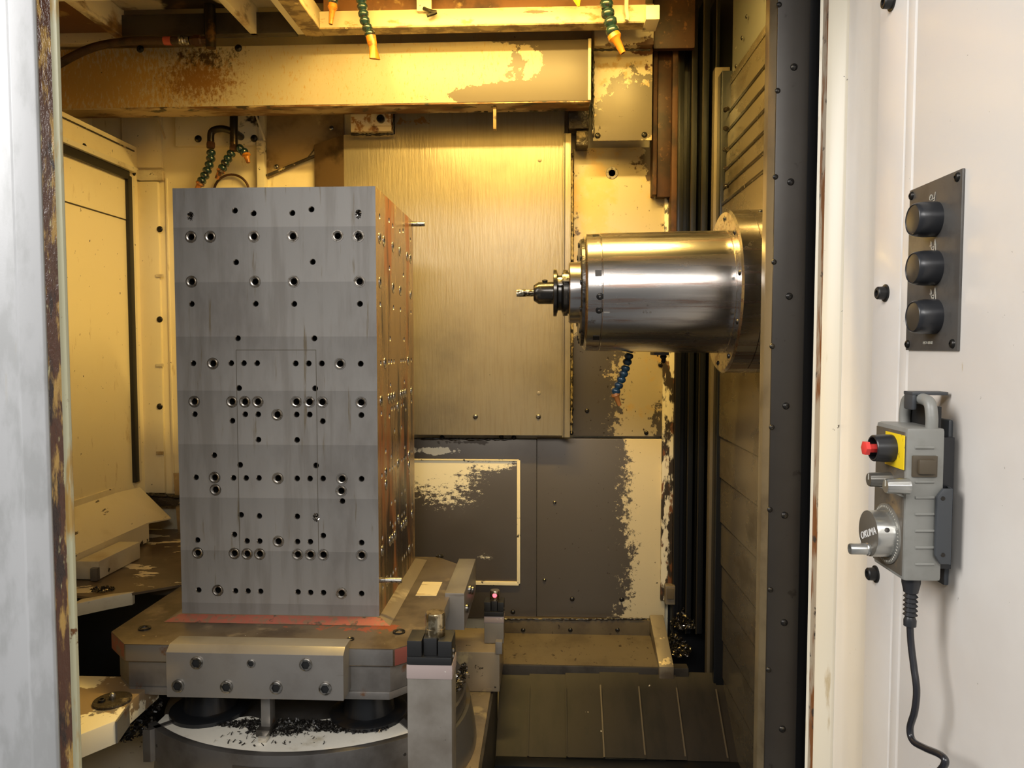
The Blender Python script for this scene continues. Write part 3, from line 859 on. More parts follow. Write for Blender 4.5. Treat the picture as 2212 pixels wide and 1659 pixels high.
# ---- tool in the spindle
tool = thing('tool_holder', 'dark oily tool holder with end mill seated in the spindle nose', 'tool holder', (X(1190), YSP, az - .06))
M['holder'] = pmat('black_oxide_holder', (.05, .045, .038), .26, .8, [L((.26, .21, .13), (60, 30, 30), .52, .66)], coat=.3)
turn('flange', [(1226, 34), (1226, 49), (1217, 50), (1216, 49), (1212, 38), (1206, 38), (1203, 49), (1202, 50.5), (1196, 50.5), (1195, 49), (1195, 30)], 'holder', tool, 48)
turn('holder_body', [(1198, 24), (1164, 24), (1153, 17), (1152, 10)], 'holder', tool, 36)
M['cutter'] = pmat('worn_cutter', (.46, .40, .28), .3, .9, [L((.07, .05, .03), 90, .46, .56)])
bm = nb()
prof = []
n = 24
for k in range(13):
    px = 1156 - 40 * k / 12
    ring = []
    for i in range(n):
        a_ = 2 * math.pi * i / n
        rr = (7.4 + (.9 * math.sin(2 * a_ + k * .5) if k > 4 else .0)) * pxm
        ring.append(bm.verts.new(A(px) + Vector((0, math.cos(a_), math.sin(a_))) * rr))
    prof.append(ring)
for k in range(12):
    for i in range(n): bm.faces.new((prof[k][i], prof[k][(i + 1) % n], prof[k + 1][(i + 1) % n], prof[k + 1][i]))
bm.faces.new(prof[0]); bm.faces.new(prof[-1][::-1])
obj('end_mill', bm, 'cutter', tool)
n = Vector((0, -.25, .97)).normalized()
bolt(tool, A(1177) + n * (23 * pxm), n, .0065, BOLT, 'set_screw')
n = Vector((0, -.85, .5)).normalized()
bm = nb(); lathe(bm, A(1209) + n * (36 * pxm), n, [(0, .012), (.008, .012), (.009, .010)], 16); obj('coding_button', bm, 'bolt_bright', tool)
p, n = on_ring(1221, 606, 50)
o_ = slab(nb(), [p - n * .006 + Vector((sx * .008, 0, 0)) + n.cross(Vector((1, 0, 0))) * sy * .010 for sx, sy in ((-1, -1), (1, -1), (1, 1), (-1, 1))], n * .010)
obj('drive_key', o_, 'bolt_bright', tool, .001)

# ================================================================== post between column and door frame
YO = 1.42
post = thing('column_post', 'dark flat steel post with two rows of screws beside the doorway', 'post', PY(1700, 1600, YO))
x0, x1 = PY(1667, 750, YO).x, PY(1737, 750, YO).x
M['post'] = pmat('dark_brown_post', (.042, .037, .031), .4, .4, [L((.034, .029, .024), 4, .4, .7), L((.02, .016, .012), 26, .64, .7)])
M['post_edge'] = pmat('lamplit_post_edge', (.22, .175, .105), .3, .4, [L((.13, .10, .06), 7, .45, .7)])  # lighter tone paints the lamp's light onto the return edge
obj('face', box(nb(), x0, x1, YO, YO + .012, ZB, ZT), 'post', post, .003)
xe = PY(1650, 750, YO + .02).x
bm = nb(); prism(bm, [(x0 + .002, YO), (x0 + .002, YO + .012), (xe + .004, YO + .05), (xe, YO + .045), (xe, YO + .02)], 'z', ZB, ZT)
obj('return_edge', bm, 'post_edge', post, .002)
for x, y in ((1715, 145), (1680, 196), (1675, 382), (1708, 393), (1672, 566), (1705, 640), (1668, 748), (1698, 877), (1667, 923), (1663, 1101), (1695, 1113), (1664, 1274), (1694, 1345), (1683, 10), (1660, 1447), (1690, 1575)):
    bolt(post, PY(x, y, YO), FR, .0052 if x < 1685 and y not in (640, 877) else .0068, SCREW)
xg = PY(1762, 750, YO + .03).x
obj('gap_shade_strip', box(nb(), x1, xg + .06, YO + .03, YO + .04, ZB, ZT), 'void_shade', post)  # black strip standing in for the shade inside the gap

# ================================================================== tombstone fixture
M['bushing'] = pmat('ground_steel_bushing', (.40, .37, .33), .28, .9, [L((.2, .17, .13), 200, .5, .65)])
YF = 1.63
tl, tr_, br, bl = PY(372, 406, YF), PY(810, 403, YF), PY(820, 1331, YF), PY(394, 1325, YF)
FX0, FX1 = (tl.x + bl.x) / 2, (tr_.x + br.x) / 2
FZ1 = (tl.z + tr_.z) / 2
FZ0 = (bl.z + br.z) / 2
FW = FX1 - FX0
YFB = YF + FW
ZP = FZ0 - .012                 # pallet top
def undo(px, py):               # pixel on the face -> rectified face coordinates
    t = (py - 405) / (1328 - 405)
    l = 372 + t * 22; r = 810 + t * 10
    return FX0 + (px - l) / (r - l) * FW, PY(600, py, YF).z
S1, S2 = 540 / 1866, 540 / 1792
small = [(360 + x * S1, 390 + y * S1) for x, y in ((512, 221), (652, 243), (941, 243), (1083, 217), (178, 250), (1432, 245), (521, 608), (1093, 608), (188, 919), (668, 919), (956, 921), (1443, 922), (535, 1177), (1106, 1178), (200, 1365), (485, 1363), (580, 1363), (679, 1363), (967, 1365), (1064, 1365), (1161, 1365), (1449, 1367), (544, 1550), (1112, 1551))]
small += [(360 + x * S2, 850 + y * S2) for x, y in ((203, 151), (567, 150), (660, 150), (936, 150), (1029, 150), (1397, 152), (475, 197), (1122, 197), (662, 332), (939, 332), (344, 446), (531, 514), (1075, 514), (212, 606), (483, 608), (574, 608), (666, 607), (940, 608), (1032, 608), (1125, 607), (1399, 607), (1263, 767), (538, 873), (669, 880), (941, 880), (1076, 876), (490, 1015), (1127, 1015), (223, 1058), (581, 1060), (672, 1060), (943, 1060), (1035, 1060), (1400, 1062), (232, 1418), (498, 1420), (588, 1420), (679, 1421), (947, 1421), (1037, 1423), (1129, 1423), (1400, 1425))]
large = [(360 + x * S1, 390 + y * S1) for x, y in ((182, 416), (327, 416), (654, 416), (944, 416), (1277, 416), (1432, 418), (187, 752), (663, 754), (952, 754), (1440, 756), (348, 1366), (1297, 1367))]
large += [(360 + x * S2, 850 + y * S2) for x, y in ((200, 60), (472, 60), (565, 60), (657, 60), (933, 60), (1027, 60), (1119, 60), (1395, 62), (797, 152), (348, 606), (1260, 608), (803, 608), (354, 694), (1255, 694), (807, 1060), (226, 1150), (491, 1150), (582, 1152), (673, 1152), (945, 1152), (1036, 1152), (1128, 1152), (1401, 1152), (371, 1418), (1258, 1424))]
HS, HL = .0068, .0088
holes = [(*undo(*q), HS) for q in small] + [(*undo(*q), HL) for q in large]

M['tomb'] = pmat('milled_cast_iron', (.262, .249, .230), .50, .32, [
    L((.215, .20, .18), (30, 30, 3), .45, .65), L((.165, .15, .135), (5, 5, 2), .50, .75, blobs=[blob(600, 1000, YF, 130, 230, .12)]), L((.16, .13, .085), (70, 70, 5), .62, .72)],
    bump=((200, 200, 60), .05, .002), bands=(undo(600, 490)[1], undo(600, 490)[1] - undo(600, 609)[1], .11))
M['tomb_side'] = pmat('oily_rusted_shaded_face', (.27, .17, .075), .27, .35, [
    L((.33, .11, .035), (9, 9, 2.0), .47, .60, rough=.4), L((.42, .29, .12), (26, 26, 4), .56, .68),
    L((.03, .018, .010), (14, 14, 2.2), .50, .62, bias=-.06, blobs=[(FX1, YF + .22, FZ0 + .12, 5, .35, .24, .30), (FX1, YF + .25, FZ0 + .42, 5, .4, .14, .16)]), L((.10, .05, .02), (40, 40, 5), .56, .66)], bump=((60, 60, 12), .15, .004))  # streaks, plus dark blobs low down that paint in the lamp's fall-off
tomb = thing('tombstone_fixture', 'tall grey cast iron tombstone block drilled with rows of holes on a pallet', 'fixture', ((FX0 + FX1) / 2, (YF + YFB) / 2, FZ0))
bm = nb()
c = {}
for i, x in enumerate((FX0, FX1)):
    for j, y in enumerate((YF, YFB)):
        for k, z in enumerate((FZ0, FZ1)):
            c[i, j, k] = bm.verts.new((x, y, z))
NS = 14
def drilled(corners, mapf, hs, inward, mi):
    n = len(corners)
    edges = []
    for i in range(n):
        e = bm.edges.get((corners[i], corners[(i + 1) % n])) or bm.edges.new((corners[i], corners[(i + 1) % n]))
        edges.append(e)
    rings = []
    for u, v, r in hs:
        ring = [bm.verts.new(mapf(u + r * math.cos(2 * math.pi * k / NS), v + r * math.sin(2 * math.pi * k / NS))) for k in range(NS)]
        for k in range(NS): edges.append(bm.edges.new((ring[k], ring[(k + 1) % NS])))
        rings.append((ring, u, v, r))
    res = bmesh.ops.triangle_fill(bm, use_beauty=True, use_dissolve=False, edges=edges)
    for g in res['geom']:
        if isinstance(g, bmesh.types.BMFace): g.material_index = mi
    inward = Vector(inward)
    for ring, u, v, r in rings:
        prev = ring
        for s, dpt in ((.80, .0022), (.80, .045)):
            cur = [bm.verts.new(Vector(mapf(u + s * r * math.cos(2 * math.pi * k / NS), v + s * r * math.sin(2 * math.pi * k / NS))) + inward * dpt) for k in range(NS)]
            for k in range(NS):
                f = bm.faces.new((prev[k], prev[(k + 1) % NS], cur[(k + 1) % NS], cur[k])); f.material_index = 3 if dpt < .01 else 2
            prev = cur
        f = bm.faces.new(prev); f.material_index = 2
drilled([c[0, 0, 0], c[1, 0, 0], c[1, 0, 1], c[0, 0, 1]], lambda u, v: (u, YF, v), holes, (0, 1, 0), 0)
side = [(YF + (h[0] - FX0), h[1], h[2]) for h in holes]
drilled([c[1, 0, 0], c[1, 1, 0], c[1, 1, 1], c[1, 0, 1]], lambda u, v: (FX1, u, v), side, (-1, 0, 0), 1)
for f in (((0, 0, 0), (0, 0, 1), (0, 1, 1), (0, 1, 0)), ((0, 1, 0), (0, 1, 1), (1, 1, 1), (1, 1, 0)), ((0, 0, 1), (1, 0, 1), (1, 1, 1), (0, 1, 1)), ((0, 0, 0), (0, 1, 0), (1, 1, 0), (1, 0, 0))):
    bm.faces.new([c[i] for i in f])
obj('block', bm, ['tomb', 'tomb_side', 'hole', 'bushing'], tomb, ang=25)
def ring_mesh():
    bm = nb()
    lathe(bm, (0, 0, 0), (0, 0, 1), [(-.01, HL * .84), (.0003, HL * .84), (.0009, HL * 1.05), (.0002, HL * 1.12), (.0010, HL * 1.22), (.0010, HL * 1.50), (-.001, HL * 1.56)], 22, False, False)
    return finish(bm, 'bushing', 'bushing')
RING = ring_mesh()
for q in large:
    x, z = undo(*q)
    link('bushing', RING, (x, YF, z), tomb, zrot((0, -1, 0)))
    link('bushing', RING, (FX1, YF + (x - FX0), z), tomb, zrot((1, 0, 0)))
# scribed rectangle
M['scribe'] = pmat('scribe_line', (.10, .085, .06), .5, .3)
u0, v0 = undo(511, 756); u1, v1 = undo(690, 1200)
for a in ((u0, u1, v0 - .0006, v0 + .0006), (u0 - .0006, u0 + .0006, v1, v0), (u1 - .0006, u1 + .0006, v1, v0)):
    obj('scribe_line', box(nb(), a[0], a[1], YF - .0003, YF + .001, a[2], a[3]), 'scribe', tomb)
# locating pins in the oily face
for px, py, ln in ((889, 484, 29), (822, 1253, 48)):
    p = PX(px, py, FX1); l = ln * p.y / F
    bm = nb(); lathe(bm, p - Vector((.02, 0, 0)), (1, 0, 0), [(0, .0066), (.02, .0066), (.018 + l, .0066), (.02 + l, .0056)], 16)
    obj('locating_pin', bm, 'bolt_bright', tomb)
# chips packed into a few holes
def chips(name, spots, parent, label=None, cat=None, mats=('chip', 'chip_bright'), frac=.12, normal=(0, 0, 1)):
    bm = nb()
    d_, u_, v_ = frame_of(normal)
    for (p, sx, sy, sz, cnt, s) in spots:
        p = Vector(p)
        for _ in range(cnt):
            r1, a_ = math.sqrt(random.random()), random.random() * 6.283
            o = p + u_ * (sx * r1 * math.cos(a_)) + v_ * (sy * r1 * math.sin(a_)) + d_ * (sz * (1 - r1) * random.random())
            w = s * random.uniform(.25, .5); ln = s * random.uniform(.6, 1.6)
            e = Euler((random.uniform(-1, 1), random.uniform(-1, 1), random.random() * 6.28)).to_matrix()
            bend = random.uniform(-.6, .6)
            pr = []
            for k in range(3):
                cpt = Vector(((k - 1) * ln / 2, bend * ln * .5 * (1 if k == 1 else 0), 0))
                pr.append((bm.verts.new(o + e @ (cpt + Vector((0, -w / 2, 0)))), bm.verts.new(o + e @ (cpt + Vector((0, w / 2, s * .12))))))
            mi = 1 if random.random() < frac else 0
            for k in range(2):
                f = bm.faces.new((pr[k][0], pr[k + 1][0], pr[k + 1][1], pr[k][1])); f.material_index = mi
    c_ = sum((v.co for v in bm.verts), Vector()) / len(bm.verts)
    bmesh.ops.translate(bm, verts=bm.verts, vec=-c_)
    me = bpy.data.meshes.new(name); bm.to_mesh(me); bm.free()
    for k in mats: me.materials.append(M[k])
    o = link(name, me, c_, parent)
    o['kind'] = 'stuff'
    if label: tag(o, label, cat)
    return o
def onface(px, py, off=.0): x, z = undo(px, py); return (x, YF - off, z)
for q, fr in ((small[4], .35), (small[5], .3), (small[24 + 25], .3), (large[5], .2)):
    chips('packed_chips', [(onface(q[0], q[1] + 3), .006, .009, .004, 70, .0045)], tomb, frac=fr, normal=(0, -1, 0))

# sloped foot plate, red on its front slope
M['foot'] = pmat('red_painted_foot', (.38, .11, .07), .5, 0, [L((.24, .14, .085), (60, 60, 20), .47, .62), L((.10, .07, .05), 40, .58, .66)])
M['foot_side'] = pmat('oily_foot', (.25, .20, .13), .35, .3, [L((.5, .42, .28), 9, .55, .68)])
bm = nb()
o0, o1 = .030, .004
lo_ = [(FX0 - o0, YF - o0 + .004), (FX1 + o0, YF - o0 + .004), (FX1 + o0, YFB + o0), (FX0 - o0, YFB + o0)]
hi_ = [(FX0 - o1, YF - o1), (FX1 + o1, YF - o1), (FX1 + o1, YFB + o1), (FX0 - o1, YFB + o1)]
va = [bm.verts.new((x, y, ZP + .0006)) for x, y in lo_]; vb = [bm.verts.new((x, y, FZ0)) for x, y in hi_]
bm.faces.new(va[::-1]); bm.faces.new(vb).material_index = 1
for i in range(4):
    f = bm.faces.new((va[i], va[(i + 1) % 4], vb[(i + 1) % 4], vb[i])); f.material_index = 0 if i == 0 else 1
obj('foot_plate', bm, ['foot', 'foot_side'], tomb)

# ================================================================== pallet
zr = ZP - CZ
M['pallet_top'] = pmat('oily_pallet_top', (.15, .115, .075), .33, .35, [
    L((.075, .052, .032), 7, .42, .64), L((.27, .21, .13), 12, .56, .70, rough=.42),
    L((.34, .09, .04), (34, 34, 34), .58, .66, bias=-.14, blobs=[(FX1 - .05, YF - .05, ZP, .28, .06, .1, .22), (FX1 + .01, YF - .02, ZP, .07, .05, .1, .22)]),
    L((.72, .55, .22), 26, .66, .69, bias=-.06, blobs=[(FX0 + .02, 1.52, ZP, .2, .06, .1, .10)]), L((.85, .8, .7), 130, .74, .77, detail=2)])
M['pallet_side'] = pmat('ground_pallet_steel', (.24, .225, .205), .38, .5, [L((.16, .145, .13), 7, .45, .7), L((.20, .10, .05), 16, .62, .72)])
M['pallet_red'] = pmat('red_chamfer', (.24, .06, .042), .5, 0, [L((.14, .11, .09), 26, .5, .64)])
pal = thing('pallet', 'thick square steel pallet with chamfered corners carrying the tombstone', 'pallet', (-.57, 1.79, ZP - .1))
fl, fl2 = PZ(267, 1391.5, zr), PZ(240, 1364, zr)
frr = PZ(851, 1401, zr); rr = PZ(956, 1328, zr)
PX0, PX1, PY0, PY1 = fl2.x, rr.x, (fl.y + frr.y) / 2, 2.15
plan = [(fl.x, PY0), (frr.x, PY0), (PX1, PY0 + .065), (PX1, PY1 - .08), (PX1 - .08, PY1), (PX0 + .08, PY1), (PX0, PY1 - .08), (PX0, fl2.y)]
ptop = ZP; pmid = PY(500, 1434, PY0).z; pbot = PY(500, 1509, PY0).z
bm = nb(); prism(bm, plan, 'z', pmid, ptop)
for f in bm.faces:
    n = f.normal; f.normal_update()
for f in bm.faces:
    cc = f.calc_center_median()
    if abs(f.normal.z) > .9: f.material_index = 0
    elif (cc.x < fl.x and cc.y < fl2.y) or (cc.x > frr.x and cc.y < PY0 + .065): f.material_index = 2
    else: f.material_index = 1
obj('top_plate', bm, ['pallet_top', 'pallet_side', 'pallet_red'], pal, .0022)
ins = .012
bl_ = PY(279, 1470, PY0 + .01).x; brr = PY(843, 1470, PY0 + .01).x
plan2 = [(bl_, PY0 + .01), (brr, PY0 + .01), (PX1 - .012, PY0 + .085), (PX1 - .012, PY1 - .09), (PX1 - .09, PY1 - .01), (PX0 + .09, PY1 - .01), (PX0 + .02, PY1 - .09), (PX0 + .02, PY0 + .06)]
bm = nb(); prism(bm, plan2, 'z', pbot + .017, pmid)
obj('body', bm, 'pallet_side', pal, .0015)
plan3 = [(x * .994 + -.57 * .006, y if y > 1.6 else y - .003) for x, y in plan2]
bm = nb(); prism(bm, plan3, 'z', pbot, pbot + .017); obj('base_rim', bm, 'pallet_side', pal, .003)
# front nose bar
YNB = PY0 - .045
nbx0, nbx1 = PY(359, 1460, YNB).x, PY(742, 1460, YNB).x
nz1, nz0 = PY(550, 1413, YNB).z, PY(550, 1510, YNB).z
M['nose_bar'] = pmat('ground_grey_bar', (.29, .27, .245), .36, .5, [L((.22, .20, .18), 6, .42, .68), L((.16, .14, .12), (3, 3, 40), .62, .72)])
bm = nb()
prism(bm, [(YNB, nz0), (YNB, nz1), (YNB + .016, nz1 + .012), (PY0 + .012, nz1 + .012), (PY0 + .012, nz0)], 'x', nbx0, nbx1)
nose = obj('nose_bar', bm, 'nose_bar', pal, .0018)
for x, y, r in ((425, 1431, .0128), (661, 1435, .0128), (543, 1433, .0085), (385, 1481, .0128), (490, 1483, .0128), (597, 1485, .0128), (703, 1487, .0128)):
    bolt(nose, PY(x, y, YNB) + Vector((0, -.0002, 0)), FR, r, BOLT_B, 'socket_bolt', .6)
# side nose bar with three bolts
s0 = PX(971, 1281, PX1); s1 = PX(971, 1362, PX1)
xs1 = PY(1003, 1300, s0.y).x
sn = obj('nose_bar', box(nb(), PX1 - .012, xs1, s0.y, s0.y + .30, s1.z, s0.z), 'nose_bar', pal, .002)
for k in range(3):
    bolt(sn, Vector((xs1, s0.y + .04 + .07 * k, (s0.z + s1.z) / 2 + (.02 if k % 2 else -.005))), (1, 0, 0), .012, BOLT_B, 'socket_bolt')
# fittings in the pallet top
for x, y, r in ((312, 1358, .0135), (862, 1366, .0135), (497, 1386, .009), (757, 1382, .008), (950, 1202, .012)):
    p = PZ(x, y, zr)
    bm = nb(); lathe(bm, p, (0, 0, 1), [(-.002, r), (.003, r), (.0035, r * .9), (.002, r * .62), (-.001, r * .55)], 20); obj('bushing', bm, 'bolt', pal)
pp = [PZ(x, y, zr) for x, y in ((913, 1257), (957, 1256), (942, 1287), (898, 1287))]
xa, xb = (pp[0].x + pp[3].x) / 2, (pp[1].x + pp[2].x) / 2
M['patch'] = pmat('scratched_cream_patch', (.68, .58, .36), .5, 0, [L((.25, .18, .1), (10, 90, 10), .58, .66)])
obj('paint_patch', box(nb(), xa, xb, pp[3].y, pp[0].y, ZP - .0005, ZP + .0008), 'patch', pal)
a = PZ(822, 1357, zr)

# clamping cones under the pallet
zd = PY(600, 1630, 1.42).z
for x, lab in ((455, 'dark round clamping cone under the pallet beside the chip-strewn block'), (797, 'dark round clamping cone under the pallet beside the coolant sensor post')):
    p = PY(x, 1530, 1.60)
    t = thing('clamping_cone', lab, 'cone', (p.x, p.y, zd))
    bm = nb(); lathe(bm, (p.x, p.y, zd - .002), (0, 0, 1), [(0, .086), (.008, .086), (.011, .082), (.012, .06)], 40); obj('base_disc', bm, 'way', t)
    bm = nb(); lathe(bm, (p.x, p.y, zd + .008), (0, 0, 1), [(0, .058), (.03, .052), (pbot - zd - .010, .046)], 32); obj('cone_body', bm, 'way', t)
p = PY(570, 1520, 1.50)
t = thing('locating_key', 'small upright steel key under the middle of the nose bar', 'key', (p.x, p.y, zd))
kx0, kx1 = PY(563, 1520, 1.5).x, PY(583, 1520, 1.5).x
obj('key_plate', box(nb(), kx0, kx1, 1.5, 1.53, zd + .012, pbot), 'pallet_side', t, .0015)
obj('key_foot', box(nb(), kx0 - .006, kx1 + .004, 1.485, 1.54, zd - .001, zd + .014), 'dark_steel', t, .002)
a = PY(566, 1566, 1.47)
obj('key_tab', box(nb(), a.x - .007, a.x + .010, 1.465, 1.485, zd - .001, zd + .012), 'chip_bright', t, .001)

# ================================================================== rotary table
TC = Vector((-.557, 1.784, 0))
zsad = PY(1071, 1434, 2.25).z
M['table_white'] = pmat('pale_cast_top', (.88, .84, .73), .5, 0, [L((.5, .42, .27), 7, .58, .75), L(GRIME, 60, .60, .66, bias=-.1, blobs=[(TC.x, 1.56, zd, .22, .06, .1, .16)])], bump=(120, .15, .003))
M['table_ring'] = pmat('dark_turned_ring', (.17, .16, .15), .35, .6, [L((.10, .09, .08), 8, .45, .7)])
tab = thing('rotary_table', 'round rotary table with dark steel rim and pale chip-strewn top', 'table', (TC.x, TC.y, zd - .2))
bm = nb(); lathe(bm, (TC.x, TC.y, zd - .072), (0, 0, 1), [(0, .352), (.004, .358), (.040, .358), (.044, .354), (.044, .30)], 96); obj('rotor', bm, 'table_ring', tab)
# front apron: a wide arc of dark rim holding the pale plate
AC, AR = Vector((-.5555, 1.883, 0)), .469
def arc(r, a0, a1, n): return [(AC.x + r * math.sin(R(a0 + (a1 - a0) * k / n)), AC.y - r * math.cos(R(a0 + (a1 - a0) * k / n))) for k in range(n + 1)]
bm = nb(); prism(bm, arc(AR, -41, 39, 60) + arc(AR - .017, 39, -41, 60), 'z', zd - .072, zd); obj('rim', bm, 'table_ring', tab, .002)
yb_ = 1.575
pl = arc(AR - .0165, -40, 38, 50)
xr_, xl_ = pl[-1][0], pl[0][0]
pl += [(xr_ - (xr_ - xl_) * k / 24, yb_ - .020 * abs(math.sin(3 * math.pi * k / 24))) for k in range(0, 25)]
bm = nb(); prism(bm, pl, 'z', zd - .026, zd - .003); obj('top_plate', bm, 'table_white', tab)
bm = nb(); slab(bm, [(xl_ - .012, 1.50, zd - .07), (xl_ + .004, 1.50, zd - .07), (xl_ + .10, 1.60, zd - .07), (xl_ + .085, 1.61, zd - .07)], (0, 0, .07)); obj('end_strip', bm, 'table_ring', tab)
bm = nb(); slab(bm, [(xr_ - .004, 1.515, zd - .07), (xr_ + .012, 1.515, zd - .07), (xr_ - .06, 1.61, zd - .07), (xr_ - .075, 1.60, zd - .07)], (0, 0, .07)); obj('end_strip', bm, 'table_ring', tab)
M['cone_steel'] = pmat('scratched_cone', (.26, .25, .235), .33, .7, [L((.17, .16, .14), 20, .5, .68), L((.28, .22, .13), 5, .55, .68)])
bm = nb(); lathe(bm, (TC.x, TC.y, zsad + .001), (0, 0, 1), [(0, .384), (.03, .381), (.10, .368), (zd - .073 - zsad, .352)], 96); obj('base_cone', bm, 'cone_steel', tab)
# index tag on the rim
bm = nb(); a = PY(600, 1640, 1.42)
for k in range(14):
    a0 = R(-103 + k * 1.5)
for i, (x, y) in enumerate(((372, 1592), (857, 1604))):
    pd = PZ(x, y, zd - CZ - .03); n = Vector((pd.x - AC.x, pd.y - AC.y, 0)).normalized()
    pp_ = Vector((AC.x, AC.y, zd - .035)) + n * (AR - .0005)
    bm2 = nb(); lathe(bm2, pp_, n, [(0, .004), (.001, .0035)], 10); obj('oil_plug', bm2, 'hole', tab)
bm.free()
bm = nb()
n = 10
pts_o = []
for k in range(n + 1):
    a_ = -9 + k * 1.5
    pts_o.append(arc(AR + .001, a_, a_, 1)[0])
for k in range(n):
    (x0, y0), (x1, y1) = pts_o[k], pts_o[k + 1]
    slab(bm, [(x0, y0, zd - .032), (x1, y1, zd - .032), (x1, y1, zd - .024), (x0, y0, zd - .024)], (0, .003, 0))
obj('scale_strip', bm, 'dark_steel', tab)
rng = [(TC.x + .03, 1.535, zd, .19, .022, .010, 1500, .0065), (TC.x - .02, 1.51, zd, .06, .022, .010, 320, .0065), (TC.x + .14, 1.53, zd, .08, .02, .008, 400, .0065), (TC.x - .02, 1.48, zd, .13, .03, .001, 50, .006)]
chips('metal_chips', [(Vector((x, y, z + .0)), sx, sy, sz, c_, s) for x, y, z, sx, sy, sz, c_, s in rng], None, 'dark curled metal chips strewn on the pale rotary table top', 'metal chips', mats=('chip_dark', 'chip_bright'), frac=.02)
chips('metal_chips', [(Vector((-.21, 1.79, zd - .002)), .012, .08, .006, 260, .008)], None, 'oily golden chips lying on the rim of the rotary table', 'metal chips', frac=.25)

# saddle plate under the table
M['saddle'] = pmat('oily_saddle', (.30, .24, .16), .35, .35, [L((.18, .145, .10), 5, .45, .7), L(GRIME, 50, .64, .70), L((.5, .40, .22), 9, .6, .7)])
sad = thing('table_saddle', 'broad oily saddle casting below the rotary table', 'saddle', (-.56, 1.8, zsad - .3))
obj('deck', box(nb(), -.618, -.157, 1.40, 2.25, zsad - .03, zsad - .0), 'saddle', sad, .004)
obj('side_apron', box(nb(), -.160, -.150, 1.40, 2.25, zsad - .36, zsad - .004), 'dark_steel', sad, .002)
# saddle end block carrying the rear sensor
a, b_ = PY(962, 1368, 2.16), PY(1083, 1412, 2.06)
seb = thing('saddle_end_block', 'oily machined block behind the pallet that carries the red-lit sensor', 'block', PY(1020, 1412, 2.15))
obj('block_body', box(nb(), PY(962, 1400, 2.06).x, PY(1084, 1400, 2.16).x, 2.06, 2.24, zsad + .001, PY(1080, 1368, 2.20).z), 'saddle', seb, .004)
a, b_ = PY(1070, 1385, 2.05), PY(1085, 1412, 2.05)
obj('stop_tab', box(nb(), a.x, b_.x, 2.045, 2.065, b_.z, a.z), 'nose_bar', seb, .002)

# ================================================================== sensor posts
M['cap_grey'] = pmat('pinkish_grey_paint', (.36, .29, .27), .4, .1, [L((.6, .55, .5), 90, .68, .72, detail=2)])
M['post_cast'] = pmat('grey_post_casting', (.24, .22, .19), .42, .3, [L((.15, .13, .105), 5, .45, .7), L((.03, .025, .02), 70, .70, .74)])
M['brass'] = pmat('oily_brassy_cylinder', (.50, .42, .28), .25, .95, [L((.20, .15, .08), (60, 60, 60), .48, .6)])
def sensor(label, Y, ax0, ax1, ytop_cyl, ycyl, cx0, cx1, yblk, ypost, ybot, glow=False, depth=.06):
    q = lambda x, y: PY(x, y, Y)
    x0, x1 = q(ax0, ypost).x, q(ax1, ypost).x; w = x1 - x0
    t = thing('sensor_post', label, 'sensor', ((x0 + x1) / 2, Y + depth / 2, ybot))
    zpost = q(ax0, ypost).z
    obj('column', box(nb(), x0, x1, Y, Y + depth, ybot, zpost), 'post_cast', t, w * .035)
    capz = zpost - w * .32
    obj('cap_sleeve', box(nb(), x0 - w * .012, x1 + w * .012, Y - w * .012, Y + depth + w * .01, capz, zpost + w * .012), 'cap_grey', t, w * .03)
    zb_ = q(ax0, yblk).z
    zm = zpost + (zb_ - zpost) * .34
    obj('clamp_base', box(nb(), x0 - w * .0, x1, Y - w * .03, Y + depth, zpost + w * .012, zm), 'black', t, w * .02)
    for s0_, s1_ in ((0.0, .33), (.36, .66), (.69, 1.0)):
        obj('clamp_jaw', box(nb(), x0 + w * s0_, x0 + w * s1_, Y + (w * .06 if s0_ == .36 else 0), Y + depth * .9, zm, zb_ + (w * .04 if s0_ == .36 else 0)), 'black', t, w * .02)
    for sgn, xx in ((-1, x0), (1, x1)):
        for zz in (zm + (zb_ - zm) * .2, zm - (zm - zpost) * .3):
            bolt(t, Vector((xx, Y + depth * .3, zz)), (sgn, 0, 0), w * .055, SCREW_B)
    r = (q(cx1, ycyl).x - q(cx0, ycyl).x) / 2; cx = (q(cx1, ycyl).x + q(cx0, ycyl).x) / 2
    h = q(cx0, ytop_cyl).z - zb_
    bm = nb(); lathe(bm, (cx, Y + depth * .5, zb_ - .002), (0, 0, 1), [(0, r), (h * .35, r), (h * .37, r * .95), (h * .42, r * .95), (h * .44, r), (h * .9, r), (h, r * .9), (h, r * .3)], 32); obj('probe', bm, 'brass', t)
    if glow:
        bm = nb(); lathe(bm, (cx, Y + depth * .5 - r * .96, zb_ + h * .55), (0, -1, 0), [(0, r * .45), (r * .12, r * .35)], 14); obj('indicator_light', bm, emat('red_indicator', (1.0, .12, .16), 2.2), t)
    return t
sensor('tall grey sensor post with black clamp and brassy cylinder before the pallet', 1.30, 879, 976, 1332, 1380, 913, 957, 1384, 1436, CZ - 1.3)
s2 = sensor('short sensor post with red glowing light standing behind the pallet', 2.12, 1046, 1088, 1279, 1300, 1057, 1079, 1301, 1332, PY(1080, 1368, 2.20).z + .001, True, .05)

